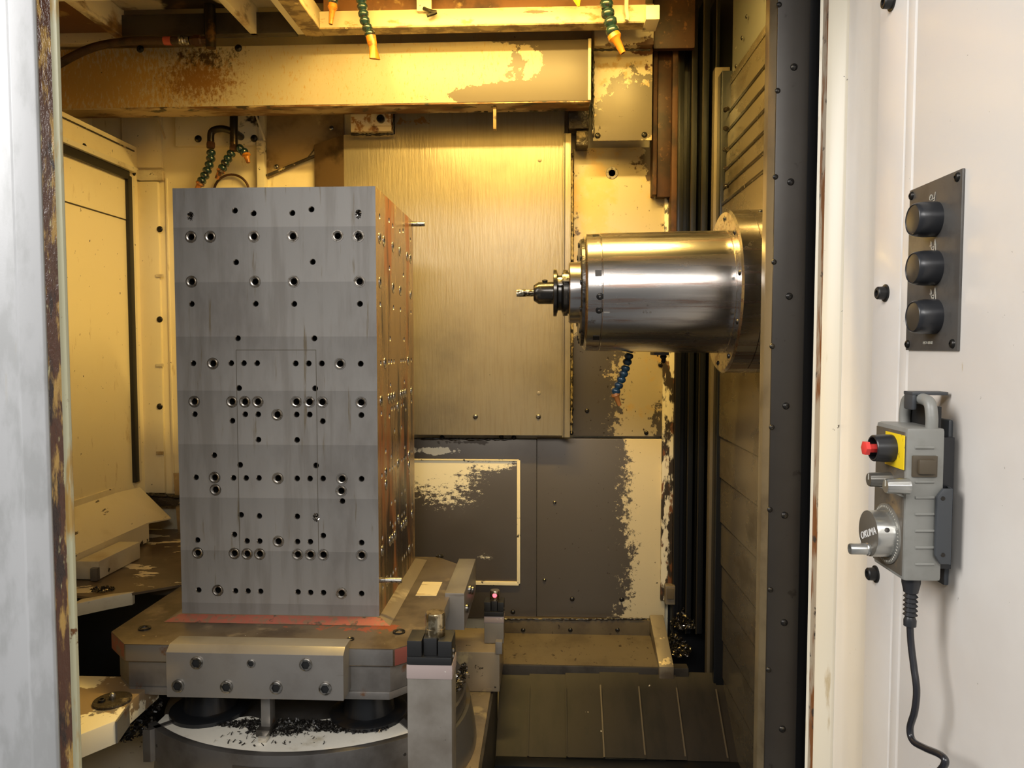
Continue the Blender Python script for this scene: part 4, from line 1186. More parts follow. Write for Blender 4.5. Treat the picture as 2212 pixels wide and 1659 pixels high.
# ================================================================== trough on the spindle side of the floor
tr = thing('floor_trough', 'oil-stained sloping trough plates along the foot of the rear wall', 'trough', (.2, 2.35, zsad - .1))
M['trough'] = pmat('oil_stained_trough', (.125, .095, .053), .42, .1, [L((.075, .055, .032), 6, .42, .66), L(GRIME, (60, 60, 40), .62, .68)])
p0 = PY(1088, 1336, 2.40); p1 = PY(1402, 1368, 2.42)
lst = obj('rear_ledge', box(nb(), -.16, p1.x, 2.40, YW - .001, p1.z - .005, p0.z), 'trough', tr, .002)
for x in (1028, 1130, 1232, 1334):
    bolt(lst, PY(x, 1361, 2.40), FR, .0075)
zt_ = CZ - .945; zf_ = PY(1200, 1436, 2.25).z
bm = nb(); slab(bm, [(-.15, 2.25, zf_), (p1.x + .02, 2.25, zf_), (p1.x, 2.40, p1.z), (-.15, 2.40, p1.z)], (0, 0, -.006)); obj('sloped_plate', bm, 'trough', tr)
zf0 = PY(1200, 1478, 2.245).z
obj('front_beam', box(nb(), -.148, PY(1488, 1440, 2.245).x, 2.245, 2.28, zf0, zf_ - .001), 'dark_steel', tr, .003)
b0, b1 = PY(1404, 1330, 2.40), PY(1424, 1440, 2.235)
M['bar_worn'] = pmat('worn_grey_bar', (.23, .19, .13), .4, .3, [L((.12, .09, .06), 9, .45, .66), L((.6, .48, .26), 20, .60, .63, bias=-.05)])
bm = nb(); wbar = .045
slab(bm, [(b0.x, 2.41, b0.z), (b0.x + wbar, 2.41, b0.z), (b1.x + wbar, 2.235, b1.z), (b1.x, 2.235, b1.z)], (0, 0, -.05)); obj('end_bar', bm, 'bar_worn', tr, .003)
chips('metal_chips', [(PY(1458, 1400, 2.36) + Vector((0, 0, -.0)), .05, .07, .06, 900, .009), (PY(1475, 1350, 2.38), .04, .04, .06, 500, .009)], None, 'heap of dark glittering chips in the rear corner below the way covers', 'metal chips', frac=.06)
a, b_ = PY(1436, 1262, 2.40), PY(1456, 1302, 2.40)
o = thing('corner_block', 'small brown block above the heap of chips', 'block', PY(1446, 1302, 2.40))
obj('block_body', box(nb(), a.x, b_.x, 2.38, YW - .03, b_.z, a.z), 'bar_worn', o, .002)
obj('block_clip', box(nb(), a.x + .004, b_.x - .004, 2.375, 2.382, b_.z + .02, a.z - .006), 'trough', o, .001)

# telescopic floor covers
fc = thing('floor_way_cover', 'sloping dark telescopic way cover made of overlapping sheets', 'way cover', (.2, 2.1, CZ - 1.16))
M['way_floor'] = pmat('oily_floor_cover', (.024, .019, .0145), .5, .0, [L((.014, .012, .010), (14, 5, 5), .42, .66), L((.02, .017, .014), 30, .62, .68), L((.55, .48, .36), 24, .735, .745, detail=3)], spec=.25)
M['cover_lip'] = pmat('worn_cover_lip', (.10, .078, .05), .45, .2)
xs = [PY(x, 1487, 2.20).x for x in (1078, 1143, 1222, 1297, 1380, 1462, 1548, 1640)]
zc1 = PY(1200, 1487, 2.20).z; zc2 = PY(1200, 1637, 2.05).z
for i in range(len(xs) - 1):
    off = .006 * (len(xs) - i) if i > 1 else .006 * (len(xs) - 1)
    off = .004 * (3 - abs(i - 3))
    nrm = Vector((0, -(zc1 - zc2), .15)).normalized() * off
    bm = nb()
    slab(bm, [Vector((xs[i], 2.26, zc1 + .03)) + nrm, Vector((xs[i + 1] + .004, 2.26, zc1 + .03)) + nrm, Vector((xs[i + 1] + .004, 2.05, zc2)) + nrm, Vector((xs[i], 2.05, zc2)) + nrm], (0, .004, -.004))
    o = obj('cover_sheet', bm, 'way_floor', fc)
    if i >= 1:
        bm = nb(); x = xs[i]
        slab(bm, [Vector((x - .0022, 2.21, zc1 + .002)) + nrm, Vector((x + .0022, 2.21, zc1 + .002)) + nrm, Vector((x + .0022, 2.05, zc2)) + nrm, Vector((x - .0022, 2.05, zc2)) + nrm], (0, -.002, .003)); obj('wiper_lip', bm, 'cover_lip' if i > 2 else 'way_floor', o)
obj('front_bar', box(nb(), xs[0], xs[-1], 2.00, 2.05, zc2 - .12, zc2 + .002), 'way', fc, .003)

# ================================================================== blocks on the side wall's side
zpl = CZ - .62
M['ledge_plate'] = pmat('brown_plate_flaking', (.20, .145, .085), .33, .2, [L((.10, .07, .045), 4, .42, .66), L((.80, .70, .50), (9, 20, 12), .575, .587, rough=.5, nrough=.55, detail=5), L(GRIME, 14, .60, .68)])
led = thing('side_ledge', 'brown oily ledge plate with flakes of cream paint beside the pallet', 'ledge', (-1.15, 2.1, zpl - .03))
obj('deck', slab(nb(), [PZ(286, 1281, -.62), (-.945, 1.86, zpl), (-.945, 2.43, zpl), (XL + .001, 2.43, zpl), (XL + .001, 1.80, zpl), PZ(200, 1290, -.62)], (0, 0, -.006)), 'ledge_plate', led)
obj('front_edge', box(nb(), PZ(286, 1281, -.62).x, -.945, 1.868, 1.885, zpl - .032, zpl - .001), 'dark_steel', led)
obj('rear_riser', slab(nb(), [(XL + .14, 2.38, zpl), (-.945, 2.40, zpl), (-.945, 2.437, zpl + .19), (XL + .10, 2.437, zpl + .19)], (0, .006, 0)), 'brown_wall', led)
pts = [PZ(x, y, -.62) for x, y in ((286, 1281), (231, 1291), (150, 1308))]
e = obj('painted_nosing', slab(nb(), [p + Vector((0, 0, .001)) for p in pts] + [pts[2] + Vector((0, .045, .001)), pts[1] + Vector((0, .03, .001)), pts[0] + Vector((0, .012, .001))], (0, 0, -.032)), 'cream_dirty', led, .003)
chips('metal_chips', [(PZ(222, 1275, -.62) + Vector((0, 0, .002)), .03, .02, .006, 90, .009), (PZ(300, 1050, -.62), .001, .001, .001, 1, .001)][:1], None, 'few black chips on the flaking side ledge', 'metal chips', frac=.1)
sb = thing('stop_block', 'cream wedge-like stop block lying on the side ledge', 'block', (-1.27, 1.98, zpl))
M['stop_cream'] = pmat('stop_block_paint', (.72, .64, .46), .42, 0, [L((.5, .38, .2), 5, .5, .75), L(GRIME, 40, .66, .71)])
bm = nb(); box(bm, -1.246, -1.183, 1.88, 2.08, zpl + .002, zpl + .051); obj('block_body', bm, 'stop_cream', sb, .003)
bm = nb(); box(bm, -1.20, -1.181, 1.868, 1.882, zpl + .002, zpl + .036); obj('end_cap', bm, 'pallet_side', sb, .002)
obj('void_shade_panel', box(nb(), XL, -.93, 2.02, 2.04, ZB, zpl - .03), 'void_shade', floor)  # black panel added in place of the shade under the ledge
# low painted block with a round plate
zlb = CZ - .722
lb = thing('cone_block', 'peeling cream block with a round plate and ball stud below the pallet', 'block', (-.95, 1.5, zlb - .09))
M['peel'] = pmat('peeling_cream_block', (.82, .74, .54), .45, 0, [L((.26, .18, .10), 10, .52, .55, blobs=[(-.93, 1.47, zlb, .12, .1, .01, .2)], bias=-.03), L((.19, .16, .13), 13, .58, .60, bias=-.04), L(GRIME, 50, .68, .72)])
tp = [PZ(x, y, -.722) for x, y in ((276, 1520), (249, 1557), (170, 1588))]
bm = nb(); slab(bm, [tp[0], tp[1], tp[2], Vector((XL + .05, tp[2].y, zlb)), Vector((XL + .05, tp[0].y + .12, zlb)), Vector((tp[0].x, tp[0].y + .12, zlb))], (0, 0, -.046))
obj('block_body', bm, 'peel', lb, .002)
bm = nb(); slab(bm, [tp[0] + Vector((.001, -.002, -.001)), tp[1] + Vector((.001, -.002, -.001)), tp[1] + Vector((.001, -.002, -.044)), tp[0] + Vector((.001, -.002, -.044))], (.003, .001, 0)); obj('end_plate', bm, 'pallet_side', lb)
pc = PZ(243, 1516, -.722)
bm = nb(); lathe(bm, pc, (0, 0, 1), [(0, .036), (.005, .036), (.006, .034)], 28); obj('round_plate', bm, 'caked', lb)
bm = nb(); lathe(bm, pc + Vector((0, 0, .005)), (0, 0, 1), [(0, .006), (.006, .006), (.009, .0062), (.013, .004), (.015, .001)], 14); obj('ball_stud', bm, 'bolt_bright', lb)
bolt(lb, pc + Vector((-.015, -.012, .005)), (0, 0, 1), .007, BOLT)
# pale sloping casting under it
M['pale_cast'] = pmat('pale_painted_casting', (.80, .75, .62), .42, 0, [L((.42, .28, .14), 4, .56, .68), L(GRIME, 44, .63, .70)])
pcst = thing('base_casting', 'pale painted base casting sloping away under the rotary table', 'casting', (-1.0, 1.5, zsad - .2))
obj('slope', slab(nb(), [(-1.30, 1.25, zsad - .09), (-.622, 1.25, zsad - .03), (-.622, 1.85, zsad - .001), (-1.30, 1.85, zsad - .001)], (0, 0, -.05)), 'pale_cast', pcst)
obj('front_skirt', box(nb(), -1.30, -.622, 1.235, 1.25, zsad - .3, zsad - .04), 'pale_cast', pcst, .003)
chips('metal_chips', [(PZ(300, 1530, -.80), .045, .05, .03, 520, .011), (PZ(292, 1575, -.83), .035, .05, .02, 260, .011)], None, 'clump of oily black chips between the low block and the rotary table', 'metal chips', mats=('chip_dark', 'chip_bright'), frac=.05)

# ================================================================== doorway: worn door edge with rust channel
YD = 1.14
d1 = thing('door_1', 'light grey sliding door edge with rusty seal channel and pale flange', None, (PY(60, 1600, YD).x, YD, ZB), kind='structure')
XD = lambda px, Y: PY(px, 750, Y).x
M['door_grey'] = pmat('light_grey_door', (.40, .405, .41), .45, .1, [L((.33, .335, .335), (20, 20, 8), .45, .65), L((.36, .31, .2), (14, 14, 2), .64, .74), L((.10, .09, .07), 22, .72, .75)], bump=(260, .1, .001))
M['door_rust'] = pmat('wet_rust_channel', (.075, .024, .008), .22, 0, [L((.42, .25, .06), (60, 60, 11), .50, .60), L((.022, .009, .005), (46, 46, 9), .52, .62), L((.50, .44, .22), (80, 80, 16), .60, .68)], bump=((120, 120, 40), .7, .006), coat=.7)
M['door_flange'] = pmat('greenish_cream_flange', (.42, .40, .26), .4, 0, [L((.36, .22, .06), (30, 30, 5), .52, .64), L((.12, .05, .015), 24, .68, .73)])
bm = nb()
prism(bm, [(-1.9, YD + .02), (XD(-40, YD), YD + .02), (XD(30, YD), YD + .008), (XD(42, YD), YD), (XD(93, YD), YD), (XD(97, YD), YD + .003), (XD(97, YD), YD + .006), (XD(80, YD), YD + .03), (-1.9, YD + .05)], 'z', ZB, CZ + .8)
obj('door_panel', bm, 'door_grey', d1, .0015)
bm = nb(); prism(bm, [(XD(97, YD + .004), YD + .004), (XD(131, YD + .02), YD + .02), (XD(131, YD + .03), YD + .034), (XD(90, YD + .03), YD + .034)], 'z', ZB, CZ + .8)
obj('seal_channel', bm, 'door_rust', d1)
bm = nb(); prism(bm, [(XD(129, YD + .02), YD + .02), (XD(145, YD + .02), YD + .018), (XD(148, YD + .02), YD + .022), (XD(148, YD + .06), YD + .06), (XD(129, YD + .06), YD + .06)], 'z', ZB, CZ + .8)
obj('flange', bm, 'door_flange', d1, .001)
obj('door_gap_closer', box(nb(), XLU - .05, XD(120, 1.22), 1.20, 1.21, ZB, ZT), 'void_shade', d1)
struct('trim_1', box(nb(), -1.9, 1.1, 1.12, 1.20, CZ + .78, CZ + 1.2), 'door_grey', 'grey header panel above the machine doorway')

# ================================================================== white door frame with controls
XR = .48
fr = thing('trim_2', 'white painted machine door frame panel carrying the controls', None, (XR, .9, ZB), kind='structure')
M['white'] = pmat('white_enamel', (.80, .765, .715), .33, 0, [L((.74, .695, .64), 3, .45, .75), L((.55, .44, .26), (50, 50, 7), .73, .78), L((.45, .42, .38), 130, .76, .78, detail=2)], coat=.15)
M['white_worn'] = pmat('yellowed_enamel', (.78, .72, .58), .35, 0, [L((.55, .45, .28), (30, 30, 6), .60, .72), L(GRIME, 60, .72, .75)])
def col_at(px, X): p = PX(px, 750, X); return (p.x, p.y)
prof = [(XR, .25), col_at(1963, XR), (XR + .006, col_at(1962, XR)[1] + .001), (XR + .006, col_at(1959, XR)[1]), col_at(1958, XR + .001), col_at(1944, XR + .001), (XR + .007, col_at(1943, XR)[1] + .002), (XR + .007, col_at(1941, XR)[1]), col_at(1940, XR + .001), col_at(1884, XR + .002)]
cp = col_at(1884, XR + .002)
bm = nb(); prism(bm, prof + [(cp[0] + .02, cp[1] + .004), (XR + .03, .25)], 'z', ZB - .3, CZ + .8); obj('front_panel', bm, 'white', fr, .0008)
p1_, p2_ = col_at(1884, XR + .002), col_at(1818, XR + .045)
bm = nb(); prism(bm, [p1_, (p1_[0] + .012, p1_[1] + .02), (p2_[0] + .004, p2_[1] - .02), p2_, (p2_[0] + .02, p2_[1]), (p1_[0] + .03, p1_[1])], 'z', ZB - .3, CZ + .8); obj('recess_panel', bm, 'white', fr, .002)
p3_ = col_at(1774, XR + .018)
bm = nb(); prism(bm, [(p2_[0] - .004, p2_[1]), (p2_[0] - .004 + (p3_[0] - p2_[0]) * .6, p2_[1] + (p3_[1] - p2_[1]) * .6), p3_, (p3_[0] + .02, p3_[1] + .004), (p2_[0] + .02, p2_[1])], 'z', ZB - .3, CZ + .8); obj('edge_panel', bm, 'white_worn', fr, .001)
p4_ = col_at(1763, XR + .016)
M['rust_edge'] = pmat('rust_speckled_edge', (.40, .34, .26), .5, 0, [L((.20, .075, .02), (40, 40, 6), .46, .58), L((.04, .03, .025), 30, .58, .66)])
bm = nb(); prism(bm, [p3_, p4_, (p4_[0] + .02, p4_[1] + .002), (p3_[0] + .02, p3_[1])], 'z', ZB - .3, CZ + .8); obj('rusty_edge', bm, 'rust_edge', fr)
p5_ = col_at(1757, XR + .012)
bm = nb(); prism(bm, [p4_, p5_, (p5_[0] + .02, p5_[1] + .004), (p4_[0] + .02, p4_[1])], 'z', ZB - .3, CZ + .8); obj('lip', bm, 'white_worn', fr)
obj('ambient_blocker', box(nb(), p5_[0] + .03, 1.1, p5_[1] + .012, p5_[1] + .02, ZB - .3, ZT), 'void_shade', fr)  # unseen panel added to stop ambient light leaking past the frame
LEFT = Vector((-1, 0, 0))
for x, y in ((1914, 633), (1893, 1240), (1928, 4)):
    p = PX(x, y, XR + .002)
    bm = nb(); lathe(bm, p, LEFT, [(-.002, .0125), (.002, .0125), (.0025, .0095), (.012, .009), (.0135, .0075), (.0135, .0045), (.008, .004)], 20); obj('rubber_stop', bm, 'black_matte' if 'black_matte' in M else 'black', fr)

# ---- three-button plate
bp = thing('button_plate', 'dark grey control plate with three black push buttons on the white frame', 'control panel', PX(2020, 757, XR))
a, b_ = PX(1971, 410, XR), PX(2074, 757, XR)
bz1 = (PX(1971, 410, XR).z + PX(2076, 369, XR).z) / 2; bz0 = (PX(1967, 757, XR).z + PX(2067, 757, XR).z) / 2
by0, by1 = b_.y, a.y
M['plate_grey'] = pmat('dark_grey_anodised', (.105, .10, .093), .42, .25, [L((.085, .08, .075), 30, .45, .6)])
obj('plate', box(nb(), XR - .0035, XR, by0, by1, bz0, bz1), 'plate_grey', bp, .0012)
for py, pz in ((by1 - .006, bz1 - .008), (by0 + .010, bz1 - .008), (by1 - .006, bz0 + .008), (by0 + .010, bz0 + .008)):
    bolt(bp, Vector((XR - .0035, py, pz)), LEFT, .0058, SCREW, 'screw')
M['knob_black'] = pmat('satin_black', (.022, .023, .026), .3, 0)
M['knob_cap'] = pmat('smoked_lens', (.05, .042, .032), .42, 0)
M['white_print'] = pmat('pale_print', (.62, .60, .52), .5)
XB = XR - .0035
ymid = (by0 + by1) / 2 + .004
btn_z = []
for k, py in enumerate((474, 579, 684)):
    p = PX(2026, py, XR)
    z = p.z; btn_z.append(z); yb = p.y
    b = obj('push_button', lathe(nb(), (XB, yb, z), LEFT, [(0, .0215), (.014, .0215), (.022, .0205), (.026, .0195), (.0275, .0180), (.0265, .0172)], 40), 'knob_black', bp)
    obj('button_cap', lathe(nb(), (XB - .024, yb, z), LEFT, [(0, .0172), (.0025, .0170), (.0032, .0150)], 36), 'knob_cap', b)
    # pale pictogram above the button
    bm = nb()
    def bar(u0, v0, u1, v1, w=.0009):
        p0 = Vector((XB - .0004, yb + .004 - u0, z + .0245 + v0)); p1 = Vector((XB - .0004, yb + .004 - u1, z + .0245 + v1))
        d_ = (p1 - p0).normalized(); s_ = Vector((1, 0, 0)).cross(d_) * w / 2
        slab(bm, [p0 - s_, p1 - s_, p1 + s_, p0 + s_], (-.0003, 0, 0))
    if k == 0:
        for i in range(10):
            a0, a1 = R(i * 36 - 60), R(i * 36 - 24)
            bar(-.006 + .0035 * math.cos(a0), .004 + .0035 * math.sin(a0), -.006 + .0035 * math.cos(a1), .004 + .0035 * math.sin(a1))
        for s in ((-.008, .001, -.004, .001), (-.008, .004, -.005, .007), (-.002, .001, .003, .003), (.003, .003, .004, .009), (-.001, -.001, .003, -.001), (.003, .003, .002, -.001)): bar(*s)
    else:
        for s in ((-.008, .004, -.007, .010), (-.0095, .004, -.0045, .004), (-.0045, .004, -.0055, .009), (-.0065, .004, -.004, -.001), (-.004, -.001, .001, -.001), (.001, -.001, .002, .004), (-.003, .002, .001, .002), (.002, .004, .003, .011), (.003, .011, .005, .004), (.002, .005, .0055, .004), (.005, .004, .0055, -.003), (-.003, -.001, -.003, -.003), (0, -.001, 0, -.003)): bar(*s)
    obj('pictogram', bm, 'white_print', bp)


def text_mesh(name, s, size, m, loc, xdir, normal, parent, spacing=1.0, extrude=.0003, sx=1.0):
    cu = bpy.data.curves.new(name + '_text', 'FONT')
    cu.body = s; cu.size = size; cu.extrude = extrude; cu.align_x = 'CENTER'; cu.align_y = 'CENTER'; cu.space_character = spacing
    to = bpy.data.objects.new(name + '_text', cu); COL.objects.link(to)
    dg = bpy.context.evaluated_depsgraph_get(); dg.update()
    me = bpy.data.meshes.new_from_object(to.evaluated_get(dg))
    bpy.data.objects.remove(to); bpy.data.curves.remove(cu)
    me.materials.clear(); me.materials.append(M[m])
    x = Vector(xdir).normalized(); n = Vector(normal).normalized(); y = n.cross(x)
    mt = Matrix((x * sx, y, n)).transposed()
    me.transform(mt.to_4x4())
    me.name = name
    return link(name, me, loc, parent)


text_mesh('plate_lettering', 'E4D1-08-02', .0052, 'white_print', Vector((XB - .0004, ymid, bz0 + .0095)), (0, -1, 0), LEFT, bp, .9)

# ================================================================== hand-held pulse pendant
yn = .851
pA = PX(1960, 925, .415); 
xf, xb_ = .415, .458
yn = PX(1960, 925, xf).y; yf = PX(1893, 925, xf).y
pz1 = PY(2000, 925, yn).z; pz0 = PY(1975, 1256, yn).z
pen = thing('hand_pendant', 'grey pulse handle pendant with emergency stop hanging on the white frame', 'pendant', ((xf + xb_) / 2, (yn + yf) / 2, pz0))
M['pend_grey'] = pmat('grey_plastic', (.245, .245, .225), .38, 0, [L((.21, .21, .19), 20, .45, .65)])
M['pend_face'] = pmat('dark_taupe_keypad', (.105, .09, .07), .42, 0, [L((.20, .14, .075), 26, .52, .66), L((.07, .06, .05), 60, .6, .68)])
M['pend_dark'] = pmat('dark_grey_bracket', (.055, .06, .066), .42)
M['silver'] = pmat('satin_silver', (.52, .52, .49), .28, .85)
M['wheel_grey'] = pmat('taupe_wheel_face', (.135, .122, .10), .4, .2)
M['wheel_ring'] = pmat('engraved_grey_ring', (.27, .265, .24), .33, .5)
M['estop_yellow'] = pmat('estop_yellow', (.88, .62, .015), .42, 0, [L((.35, .22, .02), 90, .60, .68)])
M['red'] = pmat('red_knob', (.80, .06, .05), .35)
body = obj('housing', box(nb(), xf, xb_, yn, yf, pz0, pz1), 'pend_grey', pen, .004)
hw = (yf - yn); hh = pz1 - pz0
# keypad faces
obj('keypad', box(nb(), xf - .0012, xf + .001, yn + .004, yf - .003, pz1 - hh * .44, pz1 - hh * .03), 'pend_face', pen, .0006)
obj('keypad', box(nb(), xf - .0014, xf + .001, yn + .0035, yf - .0025, pz0 + hh * .03, pz0 + hh * .545), 'pend_face', pen, .0006)
# emergency stop
ez = pz1 - hh * .155; ey = yn + hw * .40
obj('stop_label', box(nb(), xf - .0024, xf - .001, yn + .002, yn + hw * .62, ez - hh * .12, ez + hh * .105), 'estop_yellow', pen, .0006)
es = obj('stop_button', lathe(nb(), (xf - .002, ey, ez), LEFT, [(0, .0165), (.010, .0165), (.022, .0158), (.023, .0148), (.023, .0132), (.013, .0128)], 36), 'knob_black', pen)
obj('stop_knob', lathe(nb(), (xf - .014, ey, ez), LEFT, [(0, .0055), (.016, .0055), (.016, .0088), (.021, .0088), (.022, .006)], 6), 'red', es)
# side dead-man switch
sx0, sx1 = PY(1969, 1010, yn).x, PY(2023, 1010, yn).x
sz1, sz0 = PY(1995, 984, yn).z, PY(1995, 1030, yn).z
M['switch'] = pmat('brown_rubber_switch', (.085, .066, .042), .42)
sw = obj('side_switch', box(nb(), sx0, sx1, yn - .003, yn + .002, sz0, sz1), 'switch', pen, .0012)
obj('switch_key', box(nb(), sx0 + .005, sx1 - .004, yn - .008, yn - .002, sz0 + .004, sz1 - .004), 'switch', sw, .0018)
for py in (967, 1041, 1075, 1111, 1147, 1183, 1219):
    a, b_ = PY(1976, py, yn), PY(2018, py, yn)
    bm = nb(); tube(bm, [a, a + (b_ - a) * .02, a + (b_ - a) * .98, b_], [.0009, .0018, .0018, .0009], 10); obj('grip_rib', bm, 'pend_grey', pen)
# selector knobs
for px, py, mm in ((1888, 1036, 'knob_smoke'), (1925, 1050, 'silver')):
    if mm not in M: M[mm] = pmat('smoked_silver', (.20, .19, .17), .3, .7)
    tipp = PX(px, py, xf - .020)
    c_ = Vector((xf - .001, tipp.y, tipp.z))
    bm = nb()
    n = 36; rr = []
    for t_, r_ in ((0, .0095), (.003, .0092), (.024, .0084), (.0255, .0075)):
        rr.append([bm.verts.new(c_ + Vector((-t_, (r_ * (1 - (.10 if (i % 3 == 0 and 0 < t_ < .025) else 0))) * math.cos(2 * math.pi * i / n), (r_ * (1 - (.10 if (i % 3 == 0 and 0 < t_ < .025) else 0))) * math.sin(2 * math.pi * i / n)))) for i in range(n)])
    for k in range(3):
        for i in range(n): bm.faces.new((rr[k][i], rr[k][(i + 1) % n], rr[k + 1][(i + 1) % n], rr[k + 1][i]))
    bm.faces.new(rr[-1]); bm.faces.new(rr[0][::-1])
    kn = obj('selector_knob', bm, mm, pen)
    obj('knob_pointer', box(nb(), c_.x - .026, c_.x - .025, c_.y - .0006, c_.y + .0006, c_.z, c_.z + .007), 'white_print', kn)
# hand wheel
wc = PX(1925, 1156, xf); wc = Vector((xf, (yn + yf) / 2 + .001, wc.z))
wr = .0365
obj('scale_ring', lathe(nb(), wc + Vector((.001, 0, 0)), LEFT, [(0, wr), (.004, wr), (.0046, wr * .96), (.0046, wr * .74), (.004, wr * .7)], 56), 'wheel_ring', pen)
bm = nb()
for k in range(50):
    a_ = 2 * math.pi * k / 50
    u = Vector((0, math.cos(a_), math.sin(a_))); v = Vector((0, -math.sin(a_), math.cos(a_)))
    p = wc + Vector((-.0036, 0, 0))
    slab(bm, [p + u * wr * .87 - v * .0003, p + u * wr * .94 - v * .0003, p + u * wr * .94 + v * .0003, p + u * wr * .87 + v * .0003], (-.0004, 0, 0))
g = obj('graduations', bm, 'white_print', pen); g['kind'] = 'stuff'
bm = nb(); n = 64; rr = []
for t_, r_ in ((.003, .0285), (.006, .0285), (.020, .0285), (.0235, .0275), (.0235, .0270), (.0228, .0265)):
    rr.append([bm.verts.new(wc + Vector((-t_, (r_ - (.0007 if (i // 4) % 2 and .004 < t_ < .022 else 0)) * math.cos(2 * math.pi * i / n), (r_ - (.0007 if (i // 4) % 2 and .004 < t_ < .022 else 0)) * math.sin(2 * math.pi * i / n)))) for i in range(n)])
for k in range(len(rr) - 1):
    for i in range(n): bm.faces.new((rr[k][i], rr[k][(i + 1) % n], rr[k + 1][(i + 1) % n], rr[k + 1][i]))
bm.faces.new(rr[-1]); bm.faces.new(rr[0][::-1])
wheel = obj('hand_wheel', bm, 'silver', pen)
obj('wheel_disc', lathe(nb(), wc + Vector((-.0226, 0, 0)), LEFT, [(0, .0268), (.0008, .0268), (.0011, .0262)], 48), 'wheel_grey', wheel)
M['letter_white'] = pmat('white_lettering', (.92, .92, .90), .4)
xd = Vector((0, -1, .42)).normalized()
text_mesh('wheel_lettering', 'OKUMA', .0125, 'letter_white', wc + Vector((-.0239, -.001, .0)), xd, LEFT, wheel, 1.0, .0002, .98)
bm = nb(); a_ = R(-55); p = wc + Vector((-.0235, -(-.2) * .0, 0)) + Vector((0, .019 * math.cos(R(250)) * -1 * -1, .019 * math.sin(R(250))))
p = wc + Vector((-.0235, -.004, -.0185))
lathe(bm, p, LEFT, [(0, .0075), (.003, .0078), (.004, .0070), (.022, .0067), (.0235, .0060), (.0235, .0042), (.018, .004)], 22); obj('crank_handle', bm, 'silver', wheel)
nn = Vector((0, -math.cos(R(22)), math.sin(R(22))))
bm = nb(); lathe(bm, wc + Vector((-.013, 0, 0)) + nn * .0272, nn, [(0, .0030), (.0016, .0028), (.0018, .0014)], 14); obj('set_screw', bm, 'hole', wheel)
# hook handle at the top
hy0, hy1 = yn + .004, yf - .004
hz = PX(1990, 860, .45).z
xm = xb_ - .012
bm = nb()
path = spline([Vector((xm, hy0 + .004, pz1 - .006)), Vector((xm, hy0 + .004, pz1 + .014)), Vector((xm, hy0 + .014, pz1 + .030)), Vector((xm, hy1 - .014, pz1 + .030)), Vector((xm, hy1 - .004, pz1 + .014)), Vector((xm, hy1 - .004, pz1 - .006))], 6)
tube(bm, path, .0068, 12); obj('hanging_loop', bm, 'pend_grey', pen)
obj('loop_filler', box(nb(), xm + .006, xm + .012, hy0 + .006, hy1 - .006, pz1 - .004, pz1 + .024), 'black', pen)
# cable gland and boot
gx, gy = (xf + xb_) / 2 - .004, (yn + yf) / 2 - .012
gp = PY(1968, 1258, yn + .02); gx, gy = gp.x, yn + .02
boot = obj('cable_boot', lathe(nb(), (gx, gy, pz0 + .003), (0, 0, -1), [(0, .0105), (.010, .0105), (.014, .0098), (.0195, .0085)] + [(.022 + .0055 * (i // 2) + (.0022 if i % 2 else 0), .0055 if i % 2 else .0082) for i in range(12)] + [(.056, .0072), (.063, .0070), (.064, .004)], 20), 'knob_black', pen)
q = lambda x, y, X_=None: PX(x, y, X_ if X_ else gx + .0)
z0_ = pz0 + .003 - .062
pts = [Vector((gx, gy, z0_ + .002)), q(1968, 1390), q(1974, 1440), q(1980, 1490), q(1976, 1535), q(1966, 1572), q(1972, 1600), q(1998, 1616), q(2030, 1630), q(2042, 1645), q(2028, 1668), q(1990, 1700)]
M['cable'] = pmat('black_pvc_cable', (.018, .018, .022), .25, 0, coat=.3)
bm = nb(); tube(bm, spline(pts, 8), .0040, 12); obj('cable', bm, 'cable', pen)
# bracket on the frame that the pendant hangs from
brk = thing('pendant_bracket', 'dark moulded holder plate behind the hand pendant', 'bracket', (XR, (yn + yf) / 2, pz0 - .01))
obj('back_plate', box(nb(), XR - .006, XR, PX(2058, 1000, XR).y, yf + .01, PX(2050, 1266, XR).z, PX(2050, 905, XR).z), 'pend_dark', brk, .004)
obj('spacer', box(nb(), xb_ + .001, XR - .005, yn + .012, yf - .012, pz0 + .012, pz1 - .012), 'knob_black', brk)
bm = nb()
yk = yn - .004
w1, w0 = PY(2040, 1055, yk).z, PY(2030, 1218, yk).z
xw0, xw1 = PY(2020, 1130, yk).x, PY(2053, 1130, yk).x
prism(bm, [(xw1, w0), (xw0 + .006, w0), (xw0, w0 + .010), (xw0, w1 - .010), (xw0 + .007, w1), (xw1, w1)], 'y', yk - .003, yk + .002)
wing = obj('side_wing', bm, 'pend_dark', brk, .0015)
obj('wing_web', slab(nb(), [(xw1 - .003, yk - .002, w0), (xw1, yk - .003, w0), (XR - .004, yn + .03, w0), (XR - .007, yn + .032, w0)], (0, 0, w1 - w0)), 'pend_dark', brk)
for py in (1077, 1199):
    p = PY(2037, py, yk - .003)
    bm = nb(); lathe(bm, p, FR, [(0, .0026), (.0004, .0024)], 12); obj('rivet_hole', bm, 'hole', wing)
bm = nb(); box(bm, xm - .012, xm - .006, (hy0 + hy1) / 2 - .010, (hy0 + hy1) / 2 + .012, pz1 + .018, pz1 + .038); obj('hook_tongue', bm, 'pend_dark', brk, .003)
bm = nb(); box(bm, xm - .012, XR - .004, (hy0 + hy1) / 2 - .010, (hy0 + hy1) / 2 + .012, pz1 + .036, pz1 + .040); obj('hook_arm', bm, 'pend_dark', brk, .001)

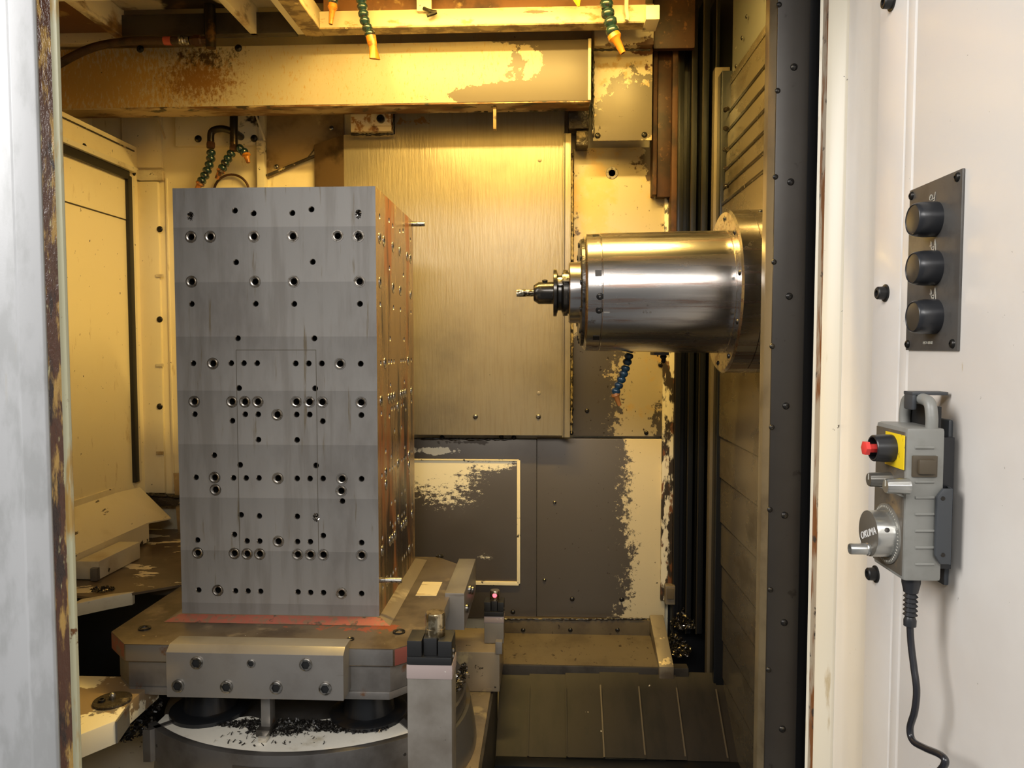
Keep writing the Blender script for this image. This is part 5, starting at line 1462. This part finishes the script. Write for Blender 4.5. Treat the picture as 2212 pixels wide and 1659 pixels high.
# ================================================================== caked crud along joints
def crud_bead(parent, pts, r0, r1, m, name='crud_bead', step=.006):
    pts = [Vector(p) for p in pts]
    dense = []
    for a, b in zip(pts[:-1], pts[1:]):
        n = max(2, int((b - a).length / step))
        dense += [a.lerp(b, k / n) + Vector((random.uniform(-1, 1), random.uniform(-1, 1), random.uniform(-1, 1))) * r0 * .6 for k in range(n)]
    bm = nb(); tube(bm, dense, [random.uniform(r0, r1) for _ in dense], 6)
    return obj(name, bm, m, parent, ang=60)
M['bead_cream'] = pmat('knobbly_sealant', (.58, .44, .2), .5, 0, [L(GRIME, 60, .5, .6)])
M['black_crud'] = pmat('black_oily_crud', (.014, .010, .007), .3, 0, [L((.12, .07, .03), 90, .6, .68)])
crud_bead(beam, [PY(760, 239, YB + .075), PY(1000, 238, YB + .075), PY(1225, 236, YB + .075)], .002, .007, 'black_crud')
crud_bead(hang, [PY(1281, 112, YQ - .002), PY(1281, 200, YQ - .002), PY(1281, 300, YQ - .002)], .002, .005, 'black_crud')
crud_bead(hang, [PY(1284, 108, YQ - .04), PY(1340, 108, YQ - .04), PY(1408, 107, YQ - .04)], .002, .005, 'black_crud')
crud_bead(wall_back, [PY(1235, 330, YR - .002), PY(1236, 600, YR - .002), PY(1234, 940, YR - .002)], .002, .006, 'bead_cream', 'sealant_bead')
crud_bead(wall_back, [PY(296, 1066, YW - .05), PY(340, 1070, YW - .05), PY(395, 1074, YW - .05)], .003, .009, 'black_crud')
crud_bead(wall_back, [PY(1090, 1337, 2.40), PY(1250, 1338, 2.40), PY(1402, 1337, 2.40)], .002, .005, 'black_crud')
crud_bead(wall_back, [PY(908, 948, YR - .003), PY(1000, 949, YR - .003), PY(1110, 949, YR - .003)], .001, .005, 'black_crud')
crud_bead(blk, [PY(758, 290, YK - .002), PY(800, 291, YK - .002), PY(850, 289, YK - .002), PY(850, 240, YK - .002)], .001, .005, 'black_crud')
for k, y in enumerate((240, 281, 325, 366, 405)):
    p = PX(1567, y, XC - .008)
    crud_bead(colm, [p + Vector((0, .01, .006)), p + Vector((0, -.03, -.004))], .003, .007, 'black_crud', 'crud_lump', .004)
